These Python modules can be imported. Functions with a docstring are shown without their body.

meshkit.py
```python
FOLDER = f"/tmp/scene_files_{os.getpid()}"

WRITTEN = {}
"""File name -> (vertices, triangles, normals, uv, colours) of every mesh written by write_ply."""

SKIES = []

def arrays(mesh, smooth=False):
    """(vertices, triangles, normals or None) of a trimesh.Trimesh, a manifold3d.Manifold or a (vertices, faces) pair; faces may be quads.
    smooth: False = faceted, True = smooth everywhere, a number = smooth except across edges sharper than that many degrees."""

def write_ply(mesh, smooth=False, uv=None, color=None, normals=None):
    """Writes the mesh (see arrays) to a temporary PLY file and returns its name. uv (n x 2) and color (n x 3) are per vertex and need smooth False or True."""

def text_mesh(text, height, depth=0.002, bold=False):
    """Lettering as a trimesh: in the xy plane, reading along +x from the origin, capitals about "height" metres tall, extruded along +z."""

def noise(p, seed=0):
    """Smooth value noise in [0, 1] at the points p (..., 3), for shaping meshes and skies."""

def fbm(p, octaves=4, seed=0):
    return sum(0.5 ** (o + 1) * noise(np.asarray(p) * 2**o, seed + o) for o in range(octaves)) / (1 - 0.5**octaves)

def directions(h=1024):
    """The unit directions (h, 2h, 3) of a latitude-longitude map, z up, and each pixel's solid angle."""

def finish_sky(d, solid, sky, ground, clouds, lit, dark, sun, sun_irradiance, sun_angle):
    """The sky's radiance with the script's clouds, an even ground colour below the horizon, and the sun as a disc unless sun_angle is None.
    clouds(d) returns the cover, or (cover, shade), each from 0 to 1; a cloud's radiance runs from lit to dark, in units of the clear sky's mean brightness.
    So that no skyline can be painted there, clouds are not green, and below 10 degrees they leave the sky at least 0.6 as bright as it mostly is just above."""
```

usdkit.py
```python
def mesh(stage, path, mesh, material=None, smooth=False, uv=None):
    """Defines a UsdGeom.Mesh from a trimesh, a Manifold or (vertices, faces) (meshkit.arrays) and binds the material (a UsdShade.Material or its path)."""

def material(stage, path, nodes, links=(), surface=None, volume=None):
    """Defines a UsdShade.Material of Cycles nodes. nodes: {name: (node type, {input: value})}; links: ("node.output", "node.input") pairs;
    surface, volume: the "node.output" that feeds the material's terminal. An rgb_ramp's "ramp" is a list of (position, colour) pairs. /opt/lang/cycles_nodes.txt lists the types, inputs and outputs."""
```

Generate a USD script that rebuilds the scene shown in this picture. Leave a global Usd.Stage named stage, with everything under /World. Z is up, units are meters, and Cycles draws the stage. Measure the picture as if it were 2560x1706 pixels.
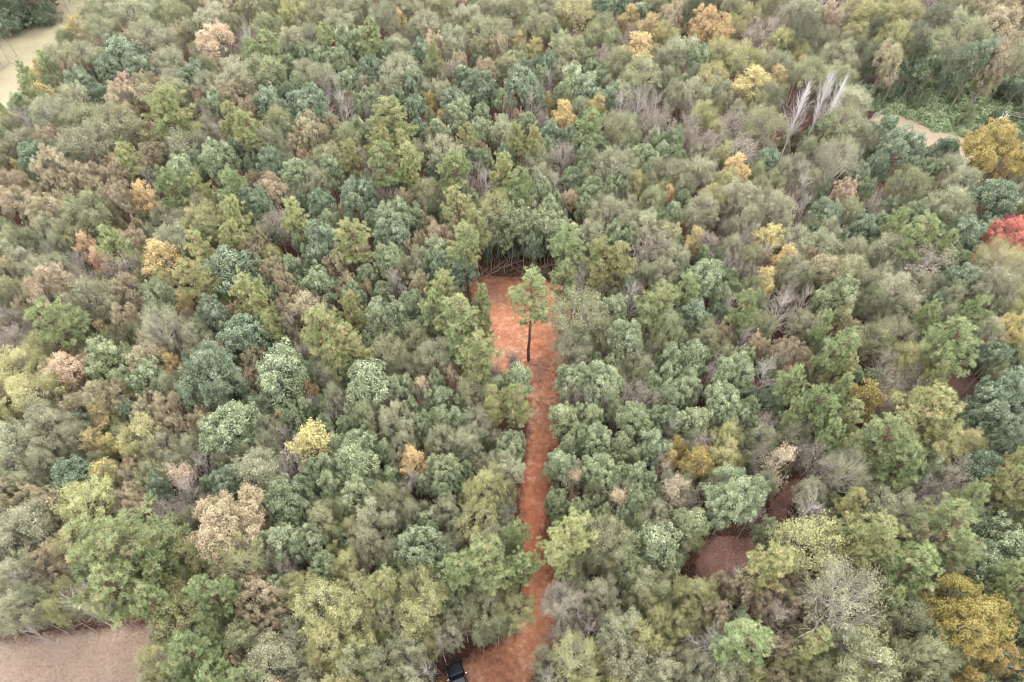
import math, numpy as np, trimesh, usdkit
from pxr import Usd, UsdGeom, UsdLux, UsdShade, Sdf, Gf, Vt

# ------------------------------------------------------------------ stage, camera, sky, sun, exposure
stage = Usd.Stage.CreateInMemory()
UsdGeom.SetStageUpAxis(stage, 'Z'); UsdGeom.SetStageMetersPerUnit(stage, 1.0)
stage.SetDefaultPrim(UsdGeom.Xform.Define(stage, '/World').GetPrim())
UsdGeom.Scope.Define(stage, '/World/Looks')
CAM_H, PITCH, F = 85.0, math.radians(50.3), 1640.0      # metres, angle below the horizon, focal length in photo pixels
cam = UsdGeom.Camera.Define(stage, '/World/camera')
cam.AddTranslateOp().Set((0, 0, CAM_H)); cam.AddRotateXOp().Set(90 - math.degrees(PITCH))
cam.CreateHorizontalApertureAttr(36.0); cam.CreateVerticalApertureAttr(36.0 * 1706 / 2560)
cam.CreateFocalLengthAttr(36.0 * F / 2560); cam.CreateClippingRangeAttr((0.5, 3000.0))
cam.CreateExposureAttr(2.8)
SUN_EL, SUN_AZ = math.radians(52), math.radians(200)      # overcast, the bright part of the sky behind the camera
sky = UsdLux.DomeLight.Define(stage, '/World/sky')
sky_mat = usdkit.material(stage, '/World/Looks/sky', {
    'tc': ('texture_coordinate', {}), 'sky': ('sky_texture', {'sky_type': 'single_scattering', 'sun_disc': False, 'sun_elevation': SUN_EL, 'sun_rotation': SUN_AZ}),
    'n': ('noise_texture', {'scale': 2.2, 'detail': 5.0, 'roughness': 0.55}), 'r': ('rgb_ramp', {'ramp': [(0.0, (4.8, 4.74, 4.58)), (0.5, (6.25, 6.15, 5.98)), (1.0, (7.55, 7.4, 7.1))]}),
    'm': ('mix', {'fac': 0.86}), 'bg': ('background_shader', {'strength': 0.125})},
    [('tc.generated', 'n.vector'), ('n.fac', 'r.fac'), ('sky.color', 'm.color1'), ('r.color', 'm.color2'), ('m.color', 'bg.color')], surface='bg.background')
UsdShade.MaterialBindingAPI.Apply(sky.GetPrim()).Bind(sky_mat)
sky.GetPrim().SetCustomDataByKey('kind', 'structure')
sun = UsdLux.DistantLight.Define(stage, '/World/sun')
sun.CreateNormalizeAttr(True); sun.CreateIntensityAttr(0.24); sun.CreateAngleAttr(24.0); sun.CreateColorAttr((1.0, 0.97, 0.93))
sun.AddRotateZOp().Set(180 - math.degrees(SUN_AZ)); sun.AddRotateXOp().Set(-(90 - math.degrees(SUN_EL)))

# ------------------------------------------------------------------ helpers
CP, SP = math.cos(PITCH), math.sin(PITCH)
def at(px, py, z=0.0):
    """the point of height z that the photo shows at pixel (px, py), and its depth along the axis"""
    a, b = (px - 1280) / F, -(py - 853) / F
    d = np.array([a, CP + b * SP, -SP + b * CP])
    t = (z - CAM_H) / d[2]
    return np.array([0, 0, CAM_H]) + d * t, t
def project(p):
    q = np.asarray(p, float) - [0, 0, CAM_H]
    zd = q[..., 1] * CP - q[..., 2] * SP
    up = q[..., 1] * SP + q[..., 2] * CP
    return 1280 + F * q[..., 0] / zd, 853 - F * up / zd, zd
def gz(x, y):
    return 0.35 * np.sin(x * 0.11 + 1.3) * np.cos(y * 0.09) + 0.25 * np.sin(x * 0.05 - y * 0.07) - 0.22
taken = {}
def numbered(name):
    n = taken.get(name, 0); taken[name] = n + 1
    return name if n == 0 else f'{name}_{n:03d}'
def tag(prim, label=None, category=None, group=None, kind=None):
    for k, v in (('label', label), ('category', category), ('group', group), ('kind', kind)):
        if v: prim.SetCustomDataByKey(k, v)
    return prim
MESHES = {}
def mesh_prim(path, v, f, material, tone=None, smooth=False):
    m = usdkit.mesh(stage, path, (v, f), '/World/Looks/' + material, smooth=smooth)
    if tone is not None:
        UsdGeom.PrimvarsAPI(m).CreatePrimvar('tone', Sdf.ValueTypeNames.FloatArray, 'vertex').Set(Vt.FloatArray.FromNumpy(np.asarray(tone, np.float32)))
    return m.GetPrim()
def thing(name, label, category, loc=(0, 0, 0), rz=0.0, group=None):
    x = UsdGeom.Xform.Define(stage, '/World/' + numbered(name))
    x.AddTranslateOp().Set(Gf.Vec3d(*map(float, loc))); x.AddRotateZOp().Set(float(rz))
    return tag(x.GetPrim(), label, category, group)
def part(parent, name, mesh, material, smooth=False, tone=None):
    base, n = str(parent.GetPath()) + '/' + name, 0
    path = base
    while stage.GetPrimAtPath(path):
        n += 1; path = f'{base}_{n:03d}'
    v, f = mesh if isinstance(mesh, tuple) else (np.array(mesh.vertices), np.array(mesh.faces))
    return mesh_prim(path, v, f, material, tone, smooth)
def unit(v):
    return v / (np.linalg.norm(v, axis=-1, keepdims=True) + 1e-9)
def rand_dir(rng, n):
    return unit(rng.normal(size=(n, 3)))
def inside(poly, x, y):
    poly = np.asarray(poly, float); x = np.asarray(x, float); y = np.asarray(y, float)
    c = np.zeros(np.broadcast(x, y).shape, bool)
    for (x0, y0), (x1, y1) in zip(poly, np.roll(poly, -1, 0)):
        hit = ((y0 > y) != (y1 > y)) & (x < (x1 - x0) * (y - y0) / (y1 - y0 + 1e-12) + x0)
        c ^= hit
    return c
def edge_dist(poly, x, y):
    """signed distance to a polygon, positive inside"""
    poly = np.asarray(poly, float); x = np.asarray(x, float); y = np.asarray(y, float)
    d = np.full(np.broadcast(x, y).shape, 1e9)
    for a, b in zip(poly, np.roll(poly, -1, 0)):
        e = b - a; t = np.clip(((x - a[0]) * e[0] + (y - a[1]) * e[1]) / (e @ e + 1e-12), 0, 1)
        d = np.minimum(d, np.hypot(x - a[0] - t * e[0], y - a[1] - t * e[1]))
    return np.where(inside(poly, x, y), d, -d)
def vnoise(x, y, s, seed=0):
    """smooth value noise in -1..1"""
    x, y = np.asarray(x) / s, np.asarray(y) / s
    xi, yi = np.floor(x), np.floor(y); u, v = x - xi, y - yi
    h = lambda a, b: np.modf(np.abs(np.sin(a * 127.1 + b * 311.7 + seed * 74.7) * 43758.5453))[0] * 2 - 1
    u, v = u * u * (3 - 2 * u), v * v * (3 - 2 * v)
    return (h(xi, yi) * (1 - u) + h(xi + 1, yi) * u) * (1 - v) + (h(xi, yi + 1) * (1 - u) + h(xi + 1, yi + 1) * u) * v
def tubes(p0, p1, r0, r1, sides=4):
    """many tapered segments as one mesh"""
    p0, p1 = np.atleast_2d(p0).astype(float), np.atleast_2d(p1).astype(float)
    n = len(p0); r0, r1 = np.broadcast_to(r0, (n,)), np.broadcast_to(r1, (n,))
    t = unit(p1 - p0)
    a = unit(np.cross(t, np.where(np.abs(t[:, 2:]) < 0.9, [[0, 0, 1.0]], [[1.0, 0, 0]]))); b = np.cross(t, a)
    ang = np.arange(sides) * 2 * np.pi / sides
    ring = np.cos(ang)[None, :, None] * a[:, None] + np.sin(ang)[None, :, None] * b[:, None]
    v = np.concatenate([p0[:, None] + ring * r0[:, None, None], p1[:, None] + ring * r1[:, None, None]], 1).reshape(-1, 3)
    i = np.arange(sides); j = (i + 1) % sides
    q = np.concatenate([np.stack([i, j, j + sides], 1), np.stack([i, j + sides, i + sides], 1)])
    f = (np.arange(n)[:, None, None] * 2 * sides + q[None]).reshape(-1, 3)
    return v, f
def join(parts):
    vs, fs, n = [], [], 0
    for v, f in parts:
        vs.append(v); fs.append(np.asarray(f) + n); n += len(v)
    return np.vstack(vs), np.vstack(fs)
def leaf_quads(rng, c, nrm, L, W, fold=0.18):
    """folded leaf sprays, one island each"""
    n = len(c); nrm = unit(nrm)
    u = unit(np.cross(nrm, rand_dir(rng, n))); v = np.cross(nrm, u)
    L = np.broadcast_to(L, (n,))[:, None]; W = np.broadcast_to(W, (n,))[:, None]
    P = np.stack([c - u * L / 2, c + v * W / 2 + nrm * W * fold, c + u * L / 2, c - v * W / 2 + nrm * W * fold], 1).reshape(-1, 3)
    k = np.arange(n)[:, None] * 4
    f = np.concatenate([k + [0, 1, 2], k + [0, 2, 3]])
    return P, f

# ------------------------------------------------------------------ materials
def leaf_look(name, stops, trans=0.25, rough=0.6, spec=0.3, hue=0.02, val=0.16):
    usdkit.material(stage, '/World/Looks/' + name, {
        'a': ('attribute', {'attribute': 'tone'}), 'r': ('rgb_ramp', {'ramp': stops}), 'o': ('object_info', {}),
        'h': ('map_range', {'from_min': 0.0, 'from_max': 1.0, 'to_min': 0.5 - hue, 'to_max': 0.5 + hue}),
        'w': ('white_noise_texture', {'dimensions': '1D'}),
        'v': ('map_range', {'from_min': 0.0, 'from_max': 1.0, 'to_min': 1 - val, 'to_max': 1 + val}),
        'c': ('hsv', {'saturation': 1.0}), 'p': ('principled_bsdf', {'roughness': rough, 'specular_ior_level': spec}),
        't': ('translucent_bsdf', {}), 'm': ('mix_closure', {'fac': trans})},
        [('a.fac', 'r.fac'), ('r.color', 'c.color'), ('o.random', 'h.value'), ('h.result', 'c.hue'), ('o.random', 'w.w'), ('w.value', 'v.value'), ('v.result', 'c.value'),
         ('c.color', 'p.base_color'), ('c.color', 't.color'), ('p.BSDF', 'm.closure1'), ('t.BSDF', 'm.closure2')], surface='m.closure')
def C(r, g, b, k=1.0):
    """sRGB 0..255 to linear"""
    x = np.array([r, g, b]) / 255.0
    return tuple(np.where(x < 0.04045, x / 12.92, ((x + 0.055) / 1.055) ** 2.4) * k)
KF, SOFT = 0.74, 0.30
def ramp4(a, b, c, d):
    out = []
    for at_, col in zip((0.0, 0.35, 0.7, 1.0), (a, b, c, d)):
        x = np.array(col, float); x = x + (x.mean() - x) * SOFT
        out.append((at_, C(*x, KF)))
    return out
LEAF = {
    'E0': ('leaf_blue_green', ramp4((80, 97, 70), (104, 122, 90), (128, 146, 110), (162, 175, 138))),
    'E1': ('leaf_grey_green', ramp4((94, 108, 72), (122, 136, 92), (146, 158, 113), (180, 187, 144))),
    'E2': ('leaf_mid_green', ramp4((104, 116, 76), (126, 138, 90), (146, 156, 108), (176, 180, 134))),
    'O0': ('leaf_olive', ramp4((100, 105, 68), (128, 132, 88), (150, 153, 104), (178, 177, 128))),
    'O1': ('leaf_grey_olive', ramp4((108, 111, 80), (136, 138, 101), (157, 157, 117), (185, 182, 143))),
    'O2': ('leaf_yellow_olive', ramp4((120, 119, 68), (149, 148, 88), (172, 170, 105), (199, 192, 126))),
    'O3': ('leaf_dark_grey_green', ramp4((76, 82, 58), (96, 104, 76), (116, 122, 90), (142, 146, 110))),
    'T0': ('leaf_tan', ramp4((122, 108, 78), (152, 136, 100), (176, 158, 120), (178, 172, 126))),
    'T1': ('leaf_russet', ramp4((146, 118, 88), (180, 152, 116), (198, 170, 132), (208, 182, 146))),
    'Y0': ('leaf_yellow', ramp4((138, 126, 74), (178, 160, 92), (200, 182, 108), (204, 178, 104))),
    'Y1': ('leaf_orange', ramp4((152, 128, 80), (196, 160, 96), (210, 176, 110), (196, 178, 120))),
    'Y2': ('leaf_gold', ramp4((112, 100, 46), (150, 130, 58), (176, 152, 70), (180, 138, 78))),
    'C0': ('leaf_coral', ramp4((172, 126, 88), (206, 158, 116), (214, 170, 128), (202, 174, 128))),
    'R0': ('leaf_red', ramp4((156, 62, 58), (194, 80, 76), (208, 104, 98), (198, 128, 92))),
    'P0': ('needle_green', ramp4((106, 124, 72), (132, 150, 88), (154, 168, 104), (180, 164, 112))),
    'P1': ('needle_yellow_green', ramp4((122, 130, 74), (148, 156, 88), (168, 170, 104), (196, 156, 106))),
    'P2': ('needle_pale', ramp4((132, 140, 78), (160, 164, 92), (178, 176, 108), (188, 170, 116))),
    'K0': ('leaf_mauve_grey', ramp4((126, 112, 98), (150, 136, 120), (168, 154, 134), (178, 166, 134)))}
for k, (nm, st) in LEAF.items():
    leaf_look(nm, st, trans=0.2 if k[0] in 'EP' else 0.28, hue=0.008 if k[0] == 'E' else 0.016, rough=0.55 if k[0] == 'E' else 0.65, spec=0.12 if k[0] == 'E' else 0.2)
leaf_look('litter_leaf', ramp4((112, 76, 62), (138, 98, 80), (160, 122, 102), (186, 154, 130)), trans=0.1, rough=0.7, hue=0.0, val=0.0)
leaf_look('undergrowth_leaf', ramp4((72, 84, 56), (98, 106, 72), (120, 110, 80), (128, 100, 78)), trans=0.2)
leaf_look('vine_leaf', ramp4((104, 128, 78), (136, 162, 104), (162, 184, 126), (188, 200, 142)), trans=0.25, hue=0.01, val=0.1)
leaf_look('grass_blade', ramp4((150, 146, 100), (172, 166, 118), (188, 180, 134), (198, 188, 148)), trans=0.2, hue=0.0, val=0.0)
def bark_look(name, a, b, scale=3.0):
    usdkit.material(stage, '/World/Looks/' + name, {
        'g': ('geometry', {}), 'n': ('noise_texture', {'scale': scale, 'detail': 4.0}), 'r': ('rgb_ramp', {'ramp': [(0.3, a), (0.7, b)]}), 'o': ('object_info', {}),
        'v': ('map_range', {'from_min': 0.0, 'from_max': 1.0, 'to_min': 0.8, 'to_max': 1.2}), 'c': ('hsv', {}), 'p': ('principled_bsdf', {'roughness': 0.85, 'specular_ior_level': 0.2})},
        [('g.position', 'n.vector'), ('n.fac', 'r.fac'), ('r.color', 'c.color'), ('o.random', 'v.value'), ('v.result', 'c.value'), ('c.color', 'p.base_color')], surface='p.BSDF')
bark_look('bark_grey', C(120, 112, 104, .6), C(160, 152, 142, .6))
bark_look('bark_pale', C(156, 148, 140, .6), C(194, 186, 178, .66))
bark_look('bark_white', C(186, 180, 178, .65), C(208, 202, 200, .7))
bark_look('bark_pine', C(82, 62, 54, .5), C(122, 98, 84, .6))
bark_look('bark_dead_wood', C(140, 118, 98, .4), C(180, 158, 136, .45))
bark_look('twig_dark', C(96, 72, 62, .6), C(140, 112, 96, .6))

def ground_look(name, stops, fine=1.2, coarse=0.12, edge=None, bump=0.25, spots=()):
    """soil: two noises of colour; with edge, litter creeps in from the rim (tone = metres from the rim)"""
    nodes = {'g': ('geometry', {}), 'n1': ('noise_texture', {'scale': fine, 'detail': 8.0, 'roughness': 0.7}), 'n2': ('noise_texture', {'scale': coarse, 'detail': 4.0}),
             'mx': ('mix_float', {'fac': 0.42}), 'r': ('rgb_ramp', {'ramp': stops}), 'b': ('bump', {'strength': bump, 'distance': 0.08}), 'p': ('principled_bsdf', {'roughness': 0.92, 'specular_ior_level': 0.15})}
    links = [('g.position', 'n1.vector'), ('g.position', 'n2.vector'), ('n1.fac', 'mx.a'), ('n2.fac', 'mx.b'), ('mx.result', 'r.fac'), ('n1.fac', 'b.height'), ('b.normal', 'p.normal')]
    last = 'r.color'
    for i, ((x, y), rad, col, amt) in enumerate(spots):
        nodes[f'd{i}'] = ('vector_math', {'math_type': 'distance', 'vector2': (x, y, 0.0)})
        nodes[f'e{i}'] = ('math', {'math_type': 'multiply_add', 'value2': rad * 1.6})
        nodes[f's{i}'] = ('map_range', {'from_min': rad * 1.9, 'from_max': rad * 0.9, 'to_min': 0.0, 'to_max': amt, 'clamp': True, 'range_type': 'smoothstep'})
        nodes[f'x{i}'] = ('mix', {'color2': col})
        links += [('g.position', f'd{i}.vector1'), ('n1.fac', f'e{i}.value1'), (f'd{i}.value', f'e{i}.value3'), (f'e{i}.value', f's{i}.value'), (f's{i}.result', f'x{i}.fac'), (last, f'x{i}.color1')]
        last = f'x{i}.color'
    if edge:
        nodes |= {'a': ('attribute', {'attribute': 'tone'}), 'ad': ('math', {'math_type': 'multiply_add', 'value2': edge[1] * 1.6}), 'em': ('map_range', {'from_min': edge[1] * 0.75, 'from_max': edge[1] * 1.9, 'clamp': True}),
                  'n3': ('noise_texture', {'scale': 2.6, 'detail': 6.0, 'roughness': 0.7}), 'r3': ('rgb_ramp', {'ramp': edge[0]}), 'me': ('mix', {})}
        links += [('g.position', 'n3.vector'), ('n3.fac', 'r3.fac'), ('n1.fac', 'ad.value1'), ('a.fac', 'ad.value3'), ('ad.value', 'em.value'), ('em.result', 'me.fac'), ('r3.color', 'me.color1'), (last, 'me.color2')]
        last = 'me.color'
    usdkit.material(stage, '/World/Looks/' + name, nodes, links + [(last, 'p.base_color')], surface='p.BSDF')
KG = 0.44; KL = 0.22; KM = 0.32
LITTER = [(0.25, C(84, 56, 48, KL)), (0.45, C(112, 78, 66, KL)), (0.6, C(136, 98, 82, KL)), (0.78, C(160, 122, 102, KL))]  # litter darkened by KL to paint in the shade between the crowns
ground_look('open_litter', [(a_, tuple((np.array(c_) * 0.8 + np.mean(c_) * 0.2) * 3.6)) for a_, c_ in LITTER], fine=2.8, coarse=0.25, bump=0.5, edge=(LITTER, 0.8))  # same litter, drier in the open, with sky light painted into its tone
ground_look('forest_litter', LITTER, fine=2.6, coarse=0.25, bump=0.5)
CLAY = [(0.36, C(140, 102, 84, KG)), (0.45, C(178, 120, 92, KG)), (0.53, C(198, 138, 108, KG)), (0.62, C(218, 178, 154, KG))]
ash = at(1240, 888)[0]; dk = at(1350, 930)[0]; dk2 = at(1225, 745)[0]; red = at(1345, 1080)[0]
ground_look('red_clay', CLAY, fine=1.3, coarse=0.14, edge=(LITTER, 1.4), bump=0.6, spots=[
    ((ash[0], ash[1]), 1.6, C(208, 164, 156, KG), 0.8), ((dk[0], dk[1]), 2.6, C(150, 112, 96, KG), 0.8), ((dk2[0], dk2[1]), 3.0, C(158, 124, 108, KG), 0.7), ((red[0], red[1] - 14), 15.0, C(186, 106, 74, KG), 0.55)])
ground_look('orange_clay', [(0.3, C(184, 116, 84, KG)), (0.5, C(206, 132, 96, KG)), (0.7, C(220, 156, 120, KG))], fine=1.6, bump=0.6, edge=(CLAY, 0.8))
DRY = [(0.25, C(136, 112, 98, 0.48)), (0.45, C(170, 146, 130, 0.48)), (0.58, C(184, 162, 144, 0.48)), (0.75, C(196, 178, 154, 0.48))]
ground_look('leaf_strewn_lawn', DRY, fine=3.0, coarse=0.16, edge=(LITTER, 1.6), bump=0.4)
MEADOW = [(0.2, C(146, 136, 112, KM)), (0.42, C(172, 162, 132, KM)), (0.55, C(188, 178, 146, KM)), (0.75, C(206, 190, 162, KM))]
ground_look('meadow_grass', MEADOW, fine=1.4, coarse=0.1, edge=([(0.3, C(140, 122, 100, KM)), (0.7, C(172, 152, 126, KM))], 1.5))
ground_look('sandy_track', [(0.2, C(176, 158, 132, .46)), (0.5, C(204, 182, 156, .46)), (0.8, C(216, 204, 182, .46))], edge=([(0.3, C(128, 134, 96, KM)), (0.7, C(158, 156, 116, KM))], 1.2))
def paint(name, col, rough=0.4, metal=0.0, coat=0.0, spec=0.5):
    usdkit.material(stage, '/World/Looks/' + name, {'g': ('geometry', {}), 'n': ('noise_texture', {'scale': 6.0, 'detail': 5.0}), 'm': ('map_range', {'from_min': 0.3, 'from_max': 0.7, 'to_min': 0.85, 'to_max': 1.15}),
        'c': ('hsv', {'color': col}), 'p': ('principled_bsdf', {'roughness': rough, 'metallic': metal, 'coat_weight': coat, 'specular_ior_level': spec})},
        [('g.position', 'n.vector'), ('n.fac', 'm.value'), ('m.result', 'c.value'), ('c.color', 'p.base_color')], surface='p.BSDF')
paint('black_paint', (0.004, 0.005, 0.009), 0.25, 0.0, 0.25, 0.3); paint('dark_glass', (0.01, 0.02, 0.022), 0.04); paint('tyre_rubber', (0.02, 0.02, 0.02), 0.9)
paint('chrome', (0.6, 0.6, 0.6), 0.2, 1.0); paint('lamp_lens', (0.7, 0.7, 0.68), 0.1); paint('tail_lens', (0.3, 0.02, 0.02), 0.15)
paint('pole_wood', (0.2, 0.17, 0.14), 0.9); paint('transformer_grey', (0.3, 0.32, 0.34), 0.5); paint('wire_metal', (0.34, 0.32, 0.31), 0.5); paint('insulator', (0.5, 0.46, 0.46), 0.3)
paint('grey_roof_metal', (0.2, 0.24, 0.27), 0.5, 0.3); paint('shed_wall', (0.22, 0.2, 0.17), 0.8); paint('galvanised', (0.4, 0.4, 0.4), 0.5, 0.5)

# ------------------------------------------------------------------ ground and its sheets
def grid(xs, ys, zoff=0.0):
    X, Y = np.meshgrid(xs, ys, indexing='ij'); v = np.stack([X, Y, gz(X, Y) + zoff], -1).reshape(-1, 3)
    n, m = len(xs), len(ys); i, j = np.meshgrid(np.arange(n - 1), np.arange(m - 1), indexing='ij'); a = (i * m + j).ravel()
    return v, np.concatenate([np.stack([a, a + m, a + m + 1], 1), np.stack([a, a + m + 1, a + 1], 1)])
gv, gf = grid(np.arange(-420, 421, 2.0), np.arange(-160, 641, 2.0))
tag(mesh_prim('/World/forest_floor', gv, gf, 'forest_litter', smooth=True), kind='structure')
def world_poly(pix, z=0.0):
    return np.array([at(x, y, z)[0][:2] for x, y in pix])
def sheet(name, poly, material, step=0.3, zoff=0.05, wob=0.5, bump=None):
    lo, hi = poly.min(0) - 1.5, poly.max(0) + 1.5
    v, f = grid(np.arange(lo[0], hi[0], step), np.arange(lo[1], hi[1], step), zoff)
    d = edge_dist(poly, v[:, 0], v[:, 1]) + wob * (vnoise(v[:, 0], v[:, 1], 2.3, 1) + 0.6 * vnoise(v[:, 0], v[:, 1], 0.8, 2))
    if bump is not None: v[:, 2] += bump(v[:, 0], v[:, 1], d)
    f = f[(d[f] > 0).all(1)]
    used, inv = np.unique(f, return_inverse=True)
    p = mesh_prim('/World/' + name, v[used], inv.reshape(-1, 3), material, tone=d[used], smooth=True)
    tag(p, kind='structure')
CLEARING = [(1165, 700), (1205, 686), (1330, 690), (1420, 720), (1440, 790), (1420, 880), (1405, 960), (1400, 1050), (1396, 1130), (1386, 1220), (1382, 1300), (1384, 1400), (1400, 1480), (1420, 1560), (1385, 1640), (1345, 1706), (1340, 1790),
            (1150, 1790), (1080, 1706), (1130, 1640), (1230, 1605), (1292, 1560), (1306, 1480), (1296, 1380), (1288, 1290), (1296, 1200), (1304, 1090), (1312, 1010), (1290, 950), (1225, 930), (1195, 850), (1185, 770)]
W_CLEAR = world_poly(CLEARING)
def ruts(x, y, d):
    c = at(1345, 1200)[0][0]
    return 0.02 + 0.05 * vnoise(x, y, 1.6, 5) + 0.03 * vnoise(x, y, 0.5, 6) - 0.06 * np.exp(-((np.abs(x - c) - 0.85) / 0.25) ** 2) * (y < at(1300, 960)[0][1])
sheet('dirt_track', W_CLEAR, 'red_clay', 0.25, 0.09, 0.5, ruts)
MEADOW_P = [(-420, 330), (-200, 150), (-60, 120), (0, 98), (60, 70), (125, 32), (150, -40), (170, -170), (330, -170), (260, 0), (225, 60), (190, 120), (140, 190), (80, 260), (0, 330), (-120, 440), (-420, 560)]
W_MEADOW = world_poly(MEADOW_P); sheet('meadow', W_MEADOW, 'meadow_grass', 0.6, 0.06, 0.8)
LAWN_P = [(-260, 1620), (-100, 1590), (0, 1585), (110, 1575), (240, 1560), (350, 1545), (420, 1560), (440, 1640), (420, 1800), (-260, 1800)]
W_LAWN = world_poly(LAWN_P); sheet('leaf_strewn_lawn', W_LAWN, 'leaf_strewn_lawn', 0.25, 0.06, 0.4)
SAND_P = [(2165, 300), (2190, 282), (2226, 274), (2300, 300), (2412, 342), (2470, 375), (2470, 440), (2400, 440), (2340, 390), (2270, 340), (2215, 310)]
W_SAND = world_poly(SAND_P); sheet('sandy_path', W_SAND, 'sandy_track', 0.35, 0.06, 0.5)
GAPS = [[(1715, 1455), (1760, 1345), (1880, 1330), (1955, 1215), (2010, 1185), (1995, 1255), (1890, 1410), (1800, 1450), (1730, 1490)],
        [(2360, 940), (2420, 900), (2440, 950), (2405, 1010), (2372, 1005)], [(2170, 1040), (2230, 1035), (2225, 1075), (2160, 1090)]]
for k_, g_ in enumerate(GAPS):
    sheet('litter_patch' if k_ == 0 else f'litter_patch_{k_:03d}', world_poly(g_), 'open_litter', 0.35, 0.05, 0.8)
VINES_P = [(2150, 200), (2322, 212), (2522, 190), (2600, 215), (2600, 330), (2450, 325), (2395, 335), (2250, 272), (2175, 262)]

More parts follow.
